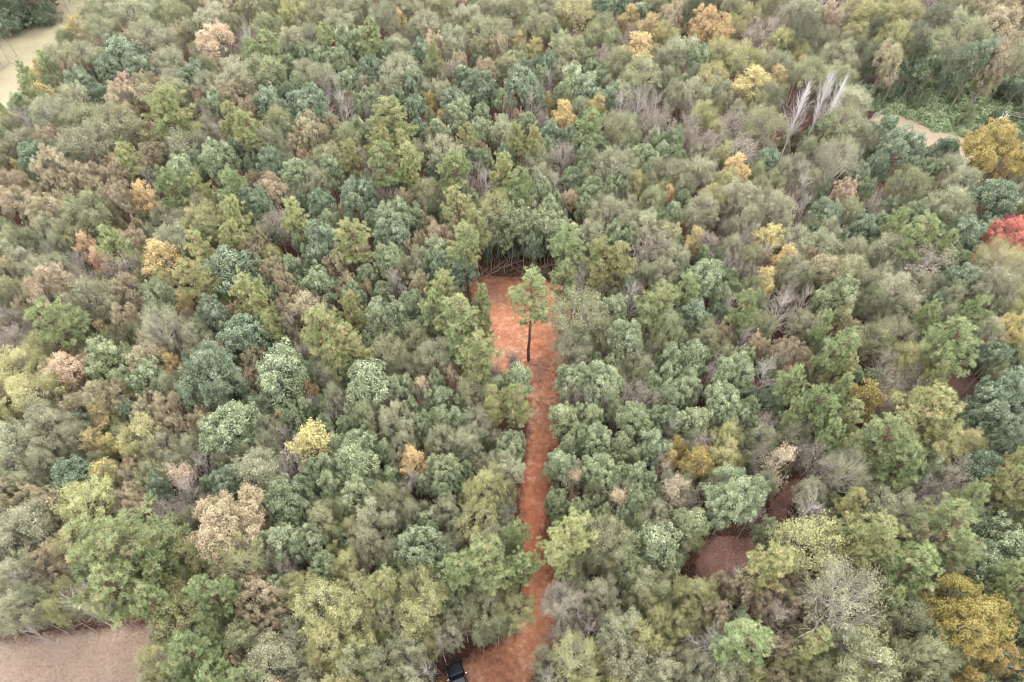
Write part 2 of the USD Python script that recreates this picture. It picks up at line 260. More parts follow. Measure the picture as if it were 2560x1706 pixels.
# ------------------------------------------------------------------ tree kinds
def deciduous(seed, r=3.6, h=13.5, rz=3.9, lobes=12, lobe_r=0.40, tufts=13, tuft_r=0.62, leaves=46, L=0.34, W=0.24, jitter=0.5, spray=0.0, low=-0.35, limb=1.0, keep=1.0, conical=0.0, stems=1, speck=0.19, wob=0.13):
    rng = np.random.default_rng(seed)
    zc = h - rz * 1.02
    k = np.arange(lobes) + 0.5; zz = 1 - (1 - low) * k / lobes; th = k * 2.39996 + rng.uniform(0, 6)
    d = np.stack([np.sqrt(1 - zz ** 2) * np.cos(th), np.sqrt(1 - zz ** 2) * np.sin(th), zz], 1); d = unit(d + rng.normal(0, 0.2, d.shape))
    asym = 1 + 0.22 * np.sin(np.arctan2(d[:, 1], d[:, 0]) * rng.integers(2, 4) + rng.uniform(0, 6))
    cone = 1 - conical * np.clip((d[:, 2] + 0.3), 0, 1.3) * 0.5
    lob = np.array([0, 0, zc]) + d * np.array([r, r, rz]) * (rng.uniform(0.5, 0.74, lobes) * asym)[:, None] * np.stack([cone, cone, np.ones(lobes)], 1)
    lr = lobe_r * r * rng.uniform(0.75, 1.2, lobes)
    nt = lobes * tufts
    li = np.repeat(np.arange(lobes), tufts)
    td = unit(rand_dir(rng, nt) + d[li] * 0.55 + [0, 0, 0.25])
    tp = lob[li] + td * (lr[li] * np.where(rng.uniform(size=nt) < 0.14, rng.uniform(1.1, 1.5, nt), rng.uniform(0.6, 1.08, nt)))[:, None]
    tr = tuft_r * rng.uniform(0.65, 1.25, nt)
    keep_t = rng.uniform(size=nt) < keep
    tuft_tone = rng.normal(0, 0.13, nt) + rng.normal(0, 0.10, lobes)[li]
    nl = nt * leaves; ti = np.repeat(np.arange(nt), leaves)
    ld = unit(rand_dir(rng, nl) + td[ti] * 0.45 + [0, 0, 0.2])
    rad = tr[ti] * rng.uniform(0.35, 1.05, nl) ** 0.7
    lp = tp[ti] + ld * rad[:, None]
    if spray:
        lp += td[ti] * (spray * rng.uniform(-0.2, 1.0, nl) ** 2 * 1.2)[:, None]
    ln = ld + rng.normal(0, jitter, ld.shape) + [0, 0, 0.25]
    ok = keep_t[ti]
    sz = rng.uniform(0.6, 1.3, nl)
    cv, cf = leaf_quads(rng, lp[ok], ln[ok], (L * sz)[ok], (W * sz)[ok])
    tone = np.repeat(np.clip(0.5 + tuft_tone[ti] + rng.normal(0, speck, nl), 0, 1)[ok], 4)
    # trunk and limbs
    segs = []
    for s in range(stems):
        off = np.array([rng.normal(0, 0.25), rng.normal(0, 0.25), 0]) if stems > 1 else np.zeros(3)
        pts = [off + np.array([0, 0, -0.5])]
        for q in np.linspace(0.15, 1, 6):
            pts.append(off * (1 + 3 * q) + np.array([rng.normal(0, wob), rng.normal(0, wob), q * (zc + 0.35 * rz)]))
        rr = np.linspace(0.02 * h * 0.62, 0.05, 7) * limb
        segs += [(pts[i], pts[i + 1], rr[i], rr[i + 1]) for i in range(6)]
    tv = tubes(*map(np.array, zip(*segs)), sides=6)
    br = []
    for i in range(lobes):
        z0 = rng.uniform(0.3, 0.75) * zc + 0.2 * lob[i, 2]; z0 = min(z0, lob[i, 2] - 0.4)
        a = np.array([0, 0, z0]); b = lob[i]; m = (a + b) / 2 + np.array([0, 0, -0.12 * np.linalg.norm(b - a)]) + rng.normal(0, 0.15, 3)
        w = 0.085 * limb * rng.uniform(0.7, 1.1)
        br += [(a, m, w, w * 0.75), (m, b, w * 0.75, w * 0.5)]
        for j in np.where(li == i)[0]:
            if rng.uniform() < 0.85:
                q = rng.uniform(0.35, 1); s0 = m + (b - m) * q
                mid = (s0 + tp[j]) / 2 + rng.normal(0, 0.12, 3)
                e = tp[j] + td[j] * tr[j] * (0.6 if spray < 0.4 else 1.15)
                br += [(s0, mid, w * 0.42, w * 0.3), (mid, e, w * 0.3, 0.012)]
    bv = tubes(*map(np.array, zip(*br)), sides=3)
    return dict(trunk=tv, limbs=bv, crown=(cv, cf), tone=tone, r=r, h=h, zc=zc + 0.1 * rz)

def pine(seed, r=3.4, h=18.0, base=0.5, whorls=13, needle=0.40, per=24, dense=1.0, droop=0.0):
    rng = np.random.default_rng(seed)
    br, tuft_c, tuft_d, tuft_t = [], [], [], []
    lean = rng.normal(0, 0.25, 2)
    for q in np.linspace(0, 1, whorls):
        z = h * (base + (0.985 - base) * q)
        env = r * (0.42 + 0.58 * min(1, q / 0.22)) * (1 - (max(0, q - 0.25) / 0.75) ** 2 * 0.75) if q < 1 else 0.5
        nb = 4 if q < 0.85 else 3
        for b in range(nb):
            if q < 0.2 and rng.uniform() < 0.35: continue
            az = rng.uniform(0, 2 * np.pi); ln = env * rng.uniform(0.6, 1.12)
            rise = (0.12 + 0.5 * q) * ln - droop * ln
            a = np.array([*(lean * z / h), z]); e = a + np.array([np.cos(az) * ln, np.sin(az) * ln, rise]); m = (a + e) / 2 + [0, 0, -0.08 * ln]
            br += [(a, m, 0.07, 0.05), (m, e, 0.05, 0.02)]
            for s in np.arange(0.95, 0.28, -0.62 / max(ln, 0.8) * 1.05):
                c = (a + (m - a) * 2 * s) if s < 0.5 else (m + (e - m) * (2 * s - 1))
                side = np.array([-np.sin(az), np.cos(az), 0]); nside = 1 + int(ln * (1.05 - s * 0.7) * 0.9 * dense)
                pt = rng.normal(0, 0.13)
                for _ in range(nside + 1):
                    o = side * rng.uniform(-1, 1) * (0.25 + 0.42 * ln * (1.1 - s)) + rng.normal(0, 0.16, 3)
                    p = c + o + [0, 0, 0.12]
                    br.append((c, p, 0.018, 0.01))
                    for _ in range(3):
                        tuft_c.append(p + rng.normal(0, 0.17, 3) * [1, 1, 0.6]); tuft_d.append(unit(o * 0.5 + np.array([np.cos(az), np.sin(az), 0.9]) + rng.normal(0, 0.3, 3))); tuft_t.append(pt + rng.normal(0, 0.14))
    tc, td, tt = np.array(tuft_c), np.array(tuft_d), np.array(tuft_t)
    n = len(tc); ti = np.repeat(np.arange(n), per); nd = unit(rand_dir(rng, n * per) + td[ti] * 0.6)
    side = unit(np.cross(nd, rand_dir(rng, n * per))); ln = needle * rng.uniform(0.7, 1.2, n * per)[:, None]; w = 0.03
    P = np.stack([tc[ti] + side * w, tc[ti] - side * w, tc[ti] + nd * ln], 1).reshape(-1, 3)
    f = np.arange(n * per * 3).reshape(-1, 3)
    tone = np.repeat(np.clip(0.42 + tt[ti] + rng.normal(0, 0.1, n * per) + (rng.uniform(size=n)[ti] < 0.12) * 0.4, 0, 1), 3)
    pts = [np.array([*(lean * q), q * h * 0.97 - (q == 0) * 0.5]) + [rng.normal(0, .05), rng.normal(0, .05), 0] for q in np.linspace(0, 1, 8)]
    rr = np.linspace(0.24, 0.04, 8)
    tv = tubes(np.array(pts[:-1]), np.array(pts[1:]), rr[:-1], rr[1:], 8)
    for _ in range(5):      # dead stubs below the crown
        z = h * rng.uniform(0.3, base); az = rng.uniform(0, 6.28); ln = rng.uniform(0.4, 1.3)
        br.append((np.array([*(lean * z / h), z]), np.array([lean[0] * z / h + np.cos(az) * ln, lean[1] * z / h + np.sin(az) * ln, z + 0.1]), 0.035, 0.012))
    bv = tubes(*map(np.array, zip(*br)), sides=3)
    return dict(trunk=tv, limbs=bv, crown=(P, f), tone=tone, r=r, h=h, zc=h * (base + (1 - base) * 0.5))

def bare(seed, h=12.0, r=2.4, up=0.75, n1=18, thick=1.0, tufts=0):
    thick *= 0.62
    rng = np.random.default_rng(seed); tr, br = [], []
    pts = [np.array([0, 0, -0.4])] + [np.array([rng.normal(0, .12), rng.normal(0, .12), q * h]) for q in np.linspace(0.12, 1, 8)]
    rr = np.linspace(0.13, 0.018, 9) * thick
    tr += [(pts[i], pts[i + 1], rr[i], rr[i + 1]) for i in range(8)]
    tips = []
    def grow(p, d, ln, w, level):
        n = 3 if level < 2 else 2
        q = p
        for i in range(n):
            d = unit(d + rng.normal(0, 0.16, 3) + [0, 0, 0.10]); e = q + d * ln / n; w2 = max(w * 0.78, 0.007)
            br.append((q, e, w, w2)); q, w = e, w2
            if level < 3:
                for _ in range((2, 2, 2)[level]):
                    sd = unit(d * up + rand_dir(rng, 1)[0] * 0.75 + [0, 0, 0.15]); grow(q, sd, ln * rng.uniform(0.4, 0.62), w * 0.62, level + 1)
        tips.append((q, d))
    for i in range(n1):
        z = h * rng.uniform(0.3, 0.97); az = i * 2.4 + rng.normal(0, 0.4)
        ln = r * (1.25 - 0.75 * (z / h - 0.3) / 0.7) * rng.uniform(0.7, 1.15)
        grow(np.array([0, 0, z]), unit(np.array([np.cos(az) * (1 - up * 0.45), np.sin(az) * (1 - up * 0.45), up])), ln * 1.2, 0.052 * thick, 1)
    out = dict(trunk=tubes(*map(np.array, zip(*tr)), sides=6), limbs=tubes(*map(np.array, zip(*br)), sides=3), crown=None, tone=None, r=r, h=h, zc=h * 0.68)
    if tufts:
        t = np.array([a for a, _ in tips]); c = np.repeat(t, tufts, 0) + rng.normal(0, 0.22, (len(t) * tufts, 3))
        out['crown'] = leaf_quads(rng, c, rand_dir(rng, len(c)), 0.2, 0.13); out['tone'] = np.repeat(np.clip(rng.normal(0.5, 0.22, len(c)), 0, 1), 4)
    return out

SHAPES = {
    'E': [deciduous(11, lobes=15, leaves=82, L=0.24, W=0.145, spray=0.08), deciduous(12, r=3.2, h=13, rz=4.6, lobes=16, lobe_r=0.36, conical=0.8, leaves=80, L=0.24, W=0.145, spray=0.08), deciduous(13, r=4.0, h=13, rz=3.6, lobes=18, lobe_r=0.34, tufts=15, leaves=72, L=0.24, W=0.145, spray=0.08), deciduous(14, r=3.0, h=12, rz=4.0, lobes=13, lobe_r=0.42, tufts=15, conical=0.5, leaves=77, L=0.24, W=0.145, spray=0.08),
          deciduous(15, r=3.4, h=13, rz=4.2, lobes=20, lobe_r=0.3, tufts=12, tuft_r=0.55, leaves=70, L=0.24, W=0.145, spray=0.08, jitter=0.7, keep=0.9), deciduous(16, r=3.1, h=13.5, rz=4.8, lobes=18, lobe_r=0.33, tufts=12, tuft_r=0.6, leaves=70, L=0.24, W=0.145, spray=0.08, jitter=0.7, conical=1.1)],
    'O': [deciduous(21, lobes=17, lobe_r=0.34, tufts=14, tuft_r=0.6, leaves=59, L=0.21, W=0.105, speck=0.2, jitter=1.1, spray=0.5), deciduous(22, r=3.3, h=14, rz=4.4, lobes=18, lobe_r=0.32, tufts=13, tuft_r=0.62, leaves=63, L=0.21, W=0.105, speck=0.2, jitter=1.1, spray=0.6, conical=0.3),
          deciduous(23, r=4.2, h=13, rz=3.6, lobes=20, lobe_r=0.3, tufts=14, tuft_r=0.6, leaves=63, L=0.21, W=0.105, speck=0.2, jitter=1.1, spray=0.7), deciduous(24, r=3.6, h=13.5, rz=4.0, lobes=16, lobe_r=0.34, tufts=13, tuft_r=0.66, leaves=54, L=0.21, W=0.105, speck=0.2, jitter=1.0, spray=0.8, keep=0.85)],
    'T': [deciduous(31, lobes=15, lobe_r=0.36, tufts=13, tuft_r=0.55, leaves=59, L=0.21, W=0.13, jitter=0.9, keep=0.9), deciduous(32, r=3.2, h=12.5, rz=4.0, lobes=14, lobe_r=0.36, tufts=14, tuft_r=0.55, leaves=56, L=0.21, W=0.13, jitter=0.9, spray=0.3),
          deciduous(33, r=4.4, h=13, rz=3.4, lobes=20, lobe_r=0.3, tufts=14, tuft_r=0.5, leaves=56, L=0.21, W=0.13, jitter=0.9, keep=0.88)],
    'Y': [deciduous(41, r=2.2, h=13, rz=4.6, lobes=13, lobe_r=0.42, tufts=12, tuft_r=0.48, leaves=59, L=0.21, W=0.13, jitter=0.9, conical=0.9, limb=0.9, keep=0.72, spray=0.4), deciduous(42, r=3.4, h=13.5, rz=4.4, lobes=14, lobe_r=0.36, tufts=12, tuft_r=0.5, leaves=51, L=0.21, W=0.13, jitter=0.9, spray=0.3, keep=0.6, conical=0.4, limb=1.15)],
    'W': [deciduous(45, r=5.2, h=15.0, rz=4.3, lobes=24, lobe_r=0.27, tufts=15, tuft_r=0.62, leaves=78, L=0.22, W=0.14, jitter=0.8, low=-0.3, keep=0.92, spray=0.4)],
    'S': [deciduous(46, r=5.0, h=14.0, rz=3.4, lobes=22, lobe_r=0.26, tufts=14, tuft_r=0.55, leaves=52, L=0.19, W=0.09, jitter=1.1, spray=1.3, keep=0.85, limb=1.7, low=-0.1)],
    'D': [deciduous(48, r=3.4, h=5.0, rz=2.6, lobes=14, lobe_r=0.4, tufts=13, leaves=54, L=0.28, W=0.17, low=-0.8), deciduous(49, r=3.6, h=5.0, rz=2.7, lobes=16, lobe_r=0.36, tufts=13, leaves=54, L=0.28, W=0.17, low=-0.9)],
    'K': [deciduous(51, r=3.2, h=12.5, rz=3.9, lobes=15, lobe_r=0.36, tufts=15, tuft_r=0.6, leaves=16, L=0.2, W=0.1, jitter=1.2, spray=0.8, limb=1.25), deciduous(52, r=3.0, h=12.5, rz=4.2, lobes=16, lobe_r=0.34, tufts=15, tuft_r=0.6, leaves=13, L=0.2, W=0.1, jitter=1.2, spray=1.0, limb=1.25)],
    'P': [pine(61), pine(62, r=3.0, h=18, base=0.55), pine(63, r=3.8, h=17, base=0.5, whorls=14), pine(64, r=3.3, h=16, base=0.45, whorls=14)],
    'L': [pine(66, r=3.3, h=20, base=0.50, whorls=12, dense=0.5)],
    'G': [pine(67, r=5.2, h=17, base=0.42, whorls=16, dense=1.25)],
    'B': [bare(71, n1=24), bare(72, h=11, r=2.0, n1=24), bare(73, h=12, r=3.4, up=0.6, n1=34, thick=1.1), bare(74, h=13, r=2.2, up=0.95, n1=26), bare(77, h=13, r=4.4, up=0.5, n1=40, thick=1.25)],
    'Q': [bare(75, h=18, r=3.8, up=1.05, n1=38, thick=1.7), bare(76, h=18, r=3.4, up=1.1, n1=36, thick=1.6)],
    'H': [bare(78, h=12, r=2.2, n1=18, up=0.8, tufts=3)],
}
BARK = {'P': 'bark_pine', 'L': 'bark_pine', 'G': 'bark_pine', 'B': 'bark_pale', 'Q': 'bark_white', 'H': 'bark_pale', 'Y': 'bark_pale', 'S': 'bark_pale'}
PROTO = {}
def proto(shape, variant, colour):
    key = (shape, variant, colour)
    if key not in PROTO:
        s = SHAPES[shape][variant]
        path = f'/World/tree_kind_{len(PROTO) + 1:03d}'
        c = stage.CreateClassPrim(path)
        bark = BARK.get(shape, 'bark_grey')
        mesh_prim(path + '/trunk', *s['trunk'], bark, smooth=True); mesh_prim(path + '/limbs', *s['limbs'], bark)
        if s['crown'] is not None: mesh_prim(path + '/crown', *s['crown'], LEAF[colour][0], tone=s['tone'])
        PROTO[key] = (path, s)
    return PROTO[key]

# ------------------------------------------------------------------ the trees of the photo: kind, crown centre and crown width, read off nine enlarged tiles
TILES = {
'A': (0, 0, """E0b 80 60 200;E0b 190 100 180;E0b 310 90 150;E0b 60 170 130;Y0 540 220 150;P0 320 440 100;P0 215 650 150;P0 40 800 80;P0 200 545 90;Y0 290 510 70;Y0 310 680 150
O0 750 70 200;O1 910 110 290;O0 1190 130 190;O1 1060 280 250;O1 1440 150 220;T0 910 310 140;T0 1230 250 130;T1 1480 310 230;B 1480 410 140;B 1710 310 140;O0 1840 200 180;P0 1850 330 170;O1 2020 280 160;P0 2240 270 140;Y0 1970 170 80
O0 1700 60 190;O2 2000 60 200;O0 2200 80 200;T0 1500 40 200;O1 1290 50 150;E0 840 380 270;E0 760 490 200;E0 930 480 200;O0 430 410 220;O1 610 410 200;T0 540 490 150;E0 560 580 170;E0 690 670 180;O1 1150 430 200;O1 1190 560 180;T0 1060 480 110;Y1 1240 430 65
E0 1340 560 180;C0 1050 560 60;C0 1100 620 80;T1 850 570 170;T0 970 600 180;T0 850 720 220;T0 1010 700 200;O1 510 690 200;O1 350 790 230;O0 590 830 260;O0 830 880 260;O0 1220 660 200;O1 1450 610 180;O0 1420 500 140;O1 1620 560 240;O0 1830 510 220;T0 1600 680 190;Y0 1720 640 90;T1 1380 700 110
P1 1180 820 300;T0 1030 910 120;P1 1600 840 160;P1 1710 930 210;E1 1500 740 140;T0 1720 770 150;E0 1850 740 200;E0 2110 740 270;O0 1930 860 190;E1 1920 600 90;E1 2050 590 140;O1 2200 540 170;B 2230 650 110;E1 2330 420 150;E1 2200 440 130;E1 2120 400 120;E1 2030 370 120;K0 2210 390 80;O1 2100 510 150;E1 1980 480 130
T0 2090 840 80;T0 2120 930 200;E1 1960 930 150;O1 1850 1000 200;B 1520 960 130;O1 1280 990 240;O1 1380 920 160;T0 1060 1050 190;O1 620 1010 290;B 690 1100 100;E0 240 1080 200;O1 140 1000 190;T0 370 960 180;B 240 900 140;T1 790 1160 130;P1 890 1100 150;E0 450 1080 140
T0 400 1200 250;T0 650 1230 200;T0 860 1230 190;Y0 150 1190 70;Y0 225 1300 70;T0 130 1390 220;T0 330 1470 220;O0 610 1460 270;T0 820 1390 220;T0 550 1310 180;Y1 1000 1390 170;P0 1170 1300 210;B 1030 1280 120;P1 1370 1300 150;E1 1260 1190 190;E1 1500 1090 230;E1 1540 1230 140;E0 1620 1060 130;T1 1630 1210 70
P0 1610 1310 200;T0 1740 1240 110;O1 1400 1400 190;E0 1870 1130 180;E1 2040 1210 210;T1 2080 1080 90;O0 2240 1080 170;E1 2260 1200 160;O1 2180 1280 170;T0 1860 1330 200;K0 2000 1390 100;E0 2200 1420 180;E0 1760 1410 200;E1 1750 1510 160;P1 2020 1490 180;O2 1390 1490 260;P1 1610 1500 200;E1 2240 1520 140;E1 990 1490 100;T0 50 1240 150;O1 50 1080 130"""),
'B': (850, 0, """O1 100 60 200;T0 250 40 120;O1 300 130 170;Y1 400 160 110;O1 500 80 130;T0 560 50 100;O0 700 60 170;E0 775 90 75;T0 830 40 120;O1 860 150 170;O1 1010 60 140;O1 1140 80 180;O0 1290 110 170;O1 1400 60 230;O2 1590 90 230;E0 1780 60 180;K0 1890 180 80;E0 2050 110 170;T0 2280 110 200
P0 220 260 160;O1 400 330 160;O1 600 180 180;T1 640 330 140;O1 780 290 180;B 760 390 120;O0 980 210 210;O1 1090 230 170;T0 1090 350 130;K0 1180 290 110;Y0 1330 370 110;O0 1380 230 190;O0 1560 330 230;O0 1800 200 150;Y0 1980 160 130;Y0 2110 240 170;O2 2230 240 160;Y1 2050 350 230
E0 540 390 150;P0 650 410 100;T0 820 450 110;E0 210 490 200;E1 190 400 110;E1 310 400 110;O1 430 500 220;Y1 220 580 90;E0 500 590 150;E1 60 590 150;O1 340 620 150;O0 640 500 140;O1 690 630 160;E0 850 550 150;T0 1000 510 140;O0 1150 500 160;E1 1160 440 120;E0 970 610 190;E0 1280 530 110;E0 1440 460 130;E1 1380 540 110;O1 1520 510 120
E0 1240 620 220;E1 1110 690 140;E1 1620 570 200;E0 1690 650 170;E1 1710 410 110;K0 1800 400 140;O0 1900 450 190;O0 2050 500 240;O1 2180 400 150;E0 770 690 180;E1 970 690 130;E1 220 710 160;E1 390 700 140;T0 60 690 90;B 40 780 140;P1 350 800 260;E0 520 740 150;Y2 620 740 90;Y1 690 840 65;E1 830 790 150;T1 1170 740 100;B 1370 660 90;E1 1490 680 100;Y1 1530 800 140;Y0 1760 740 110;Y0 1420 720 65
O1 1940 620 170;B 2030 760 160;B 2150 760 150;O1 2290 660 150;P0 1690 870 190;E0 1440 930 150;E0 1570 950 130;O0 1890 890 210;E1 970 800 140;E1 1280 860 150;O1 1100 920 180;E1 970 910 160;E1 820 870 130;E1 150 910 150;E1 680 920 150;P1 860 960 120;T0 1220 830 100;K0 1370 830 90
P1 260 1010 200;O0 50 960 170;P1 90 1080 140;P0 310 1130 230;P1 480 1160 180;O1 720 1050 230;O1 560 1060 180;E1 880 1090 130;E1 990 1110 120;E0 1140 1080 120;T0 960 1030 90;O1 1340 1080 150;K0 1530 1080 150;P1 1330 980 120;E1 1690 1080 150;O1 1890 1150 250;E1 2070 1090 190;E1 2200 1060 130;E0 70 1160 120;B 110 1210 90;P0 760 1170 210;O1 800 1270 150;B 945 1220 110;P1 1100 1200 170;P0 1230 1290 200;O1 1400 1210 160
B 1470 1320 130;E1 1580 1230 160;E1 1720 1330 180;O2 2020 1270 140;Y1 2240 1370 90;O1 2290 1200 170;E0 120 1360 230;E1 360 1500 230;T0 440 1400 150;O0 600 1340 200;P1 810 1420 190;E0 690 1290 70;E1 910 1400 100;O2 1070 1440 190;T1 1570 1370 100;E1 1430 1450 140;E1 1260 1470 140;E1 1680 1430 130;O1 1830 1480 240;O0 2130 1420 170;E1 2280 1490 140;T1 50 1470 90"""),
'C': (1700, 0, """Y1w 215 190 320;O3t 80 90 120;O2 480 110 140;K0 540 240 190;O2 700 290 160;O1 850 100 230;B 740 50 100;O0 640 60 150;O3t 840 210 190;O2 1230 110 190;T0 1010 130 170;B 1130 90 120;O2 1560 130 270;O2t 1450 320 200;T0 2150 200 250;O1t 1900 200 210;B 1680 260 170;O2 1180 240 160;O0t 2000 310 200;O0 1900 60 200;E1 1680 440 180;K0 2150 400 190;O3t 1750 160 180;T0 2060 90 200
O2 450 430 220;O1 640 440 190;Y1 820 470 90;O1 1070 400 190;O1 1150 490 160;Y0 490 600 230;O2 230 540 180;Q 800 790 150;Q 955 730 140;Q 1035 770 95;O0 900 540 220;O0 1080 580 180;O1 1170 720 220;O0 1130 870 240;O0 570 860 250;O1 280 650 170;O1 110 640 190;E1 20 560 100;O2 160 800 150;K0 60 880 150;K0 350 880 180;K0 200 1000 160
O1s 1080 1090 290;O1 1240 950 190;E0 1500 1020 250;E0 1410 880 150;E1 1690 1180 160;E0 1820 1030 160;Y2w 2150 1050 450;O1 800 1150 140;B 790 1230 130;K0 590 1010 130;E0 590 1130 170;Y1 370 1190 160;O2 300 1270 160;O0 640 1260 130;O1 110 1200 200;T1 1120 1340 180;E1 1260 1310 130;E0 990 1480 190;E0 1330 1170 150;O0 1540 1290 220;B 1400 1350 110;O1 1830 1420 240;T0 1800 1260 120;E0 2150 1370 270
O1 420 1380 220;O1 630 1440 250;O1 130 1460 200;R0 2250 1560 170;O3t 1330 400 190;T0t 1400 450 170;O3t 1590 330 210;O0t 1750 320 200;O3t 1900 420 210;E0t 2010 450 180;T0t 2120 470 180;O0t 2260 440 200;T0 2330 330 200;E0 1620 480 150;E0 1500 460 160;E0 1820 500 150;O2 2070 590 110;E0 2330 570 150;E1b 1400 620 110;E1b 1630 700 100;E2b 1850 650 140;E1b 2050 640 130;O3b 2250 690 150;E2b 1950 800 110;E1b 2150 830 110;E0b 1540 620 130;E1b 2310 800 120;E2b 1740 590 120;E0b 2150 640 120;O1b 700 1010 90;O1b 770 930 80;E1b 860 960 80;O0 1150 1450 160;E1 1590 1500 170"""),
'D': (0, 570, """O0 140 90 180;O1 330 40 150;O1 420 130 150;O1 160 250 180;O1 290 290 170;C0 610 140 130;C0 700 240 130;Y0 520 150 90;B 560 280 130;P0 790 150 180;Y0 780 40 90;T0 920 100 160;K0 930 190 110;O1 1190 100 220;Y1 1130 240 230;O2 1000 270 120;P1 1370 170 210;P0 1430 60 170;P1 1600 80 170;T0 50 300 170;O0 90 440 200;T0w 370 440 330;O1 640 510 270;T0 860 460 210
P0 370 660 270;K0 80 640 170;K0 100 790 190;T0 190 610 110;T0 1720 170 170;O2 1880 210 140;E0 2050 100 110;E0 2200 110 260;E1 2140 240 140;E1 2180 400 230;E0 1560 310 360;T0 1950 400 150;P1 1330 390 220;P1 1690 450 220;P1 1800 560 170;O2 1490 490 120;Y0 1290 560 110;E1 1110 490 190;O1s 1110 690 310;T1 1640 530 70;E0 1450 640 230;E0 1690 740 300;T0 2110 560 240;B 2010 710 130;T0 1950 690 130
T0 870 640 180;Y0 730 730 100;E2 720 910 250;T1 470 980 250;T1 550 880 80;O2 130 970 290;O2 260 1130 280;T0 60 1150 140;T0 1020 910 240;Y1 1190 960 120;T0 1230 850 80;E1 1040 1050 200;E0w 1440 1030 440;E1 1370 1190 200;T0 1730 900 160;E1 1950 1000 340;P1 2220 760 300;P1 2290 920 170;Y1 2120 1130 115;B 2160 1260 100;Y0 1950 1340 110;B 1980 1480 140
T0w 720 1160 300;Y0 740 1310 160;T0 1160 1250 200;T0 1200 1390 200;E1 1580 1370 350;E0 1800 1280 150;E1 2000 1310 180;O1 310 1270 200;O1 340 1380 290;O1 130 1460 280;O1 520 1450 220;Y0 660 1490 150;O2 980 1450 250;Y0 800 1500 110;B 1450 1520 90;O1 1850 1500 160;E0 720 1380 130"""),
'E': (850, 570, """P1 100 60 240;E0 360 40 230;E1 300 90 110;T0 690 60 170;T0 160 170 110;B 160 240 110;E2 340 230 190;B 370 400 120;H 460 190 90;O1 550 230 140;E1 690 200 190;E0 700 310 150;P0 860 165 210;P1 930 50 150;E1 190 340 140;T0 60 400 130;E1 290 440 140;E1 90 480 160;T0 540 390 140;P1 700 450 220;E1 490 530 170;P0 975 525 120;P0 830 620 250;P0 1000 690 90
E1 300 610 260;E1 440 570 170;E1 570 700 130;P1 90 590 150;P1 60 800 220;O0 320 870 220;O0 530 800 180;O1 650 900 210;P1 960 910 270;K0 1180 920 90;E1 190 1070 340;E1 1210 1050 220;H 780 1080 95;O0 940 1120 240;P1 1200 1210 210;E1 420 1120 160;H 560 1160 115;E1 690 1210 180;E1 660 1070 130;O0 190 1320 200;O1 400 1330 230;E2 690 1330 190;O1 960 1340 190;B 1010 1420 85;E1 1170 1490 200;O1 850 1480 180;E1 130 1510 230;O0 620 1540 120
P0L 1300 490 285;P0 1560 170 220;P1 1800 220 230;P1 1900 290 190;P0 1530 400 170;K0 2120 170 220;O1 1730 50 190;B 1650 420 130;B 1770 480 150;O1 2080 340 150;P0 2170 520 290;O0 2230 700 240;O0 1620 640 320;O1 1590 830 240;E1 1950 780 230;B 1840 880 100;T0 2080 790 110;E1 1590 1060 210;E1 1790 1080 250;E2 1740 940 120;B 1780 1240 105;O1 2060 960 170;E1 2270 890 200;O0 1950 990 120;K0 1980 1150 170;E1 2130 1090 140;E1 2270 1150 180
E2 1530 1300 220;E2 2010 1330 250;E1 2230 1310 170;B 2250 1420 110;E1 1760 1440 220;E2 1920 1490 190;E1 1560 1500 150"""),
'F': (1700, 570, """E1 170 340 280;E1 280 480 140;Y0 590 110 190;B 560 230 120;O1 360 150 140;K0 240 150 80;Y0 90 120 110;O1 790 110 200;O1 980 150 200;O1 1200 180 170;O0 1160 330 220;O1 1430 180 220;K0 1630 260 280;P0 1640 70 250;P0 1790 160 130;E0 1950 50 230;R0 2240 60 250;Y1 2000 210 105;R0 2110 130 110;O2s 2180 220 270;O1 2140 420 270;O1 1480 470 260;E0 1750 540 150
O1 790 330 190;T0 970 320 190;Y0 570 390 130;K0 420 310 110;K0 720 480 120;B 840 520 120;E2 1060 500 270;T0 1210 540 80;Y0 1080 650 135;O1 840 660 180;P0 440 560 200;E0 70 620 230;T1 300 730 120;B 430 780 130;O0 560 680 160;T0 720 850 210;B 680 970 120;O2 830 900 130;P0 1060 860 240;P1 1090 960 180;O0 1300 770 220;O1 1490 730 200;P0 1820 810 330;Y0w 2270 730 270;E0 2150 890 190;O2 1530 920 220;B 1350 970 150;K0 1420 1080 170
E1 80 900 220;E1 370 1010 240;B 180 1030 110;E1 50 1120 170;E1 290 1190 260;E1 460 1240 150;T1 740 1020 130;P0 740 1090 160;P0 930 1210 240;T0 990 1070 130;E0 580 1190 140;E2 90 1340 210;O2 310 1430 185;E2 480 1510 120;K0 570 1350 150;O1 780 1400 190;P0 960 1330 160;Y2 1230 1180 210;P1 1680 1280 390;P0 1410 1460 300;O2 1760 1460 260;P0 1150 1500 120;E0 2200 1150 280;E0 2080 1300 240;E0 2250 1420 240;Y0 2345 1450 90"""),
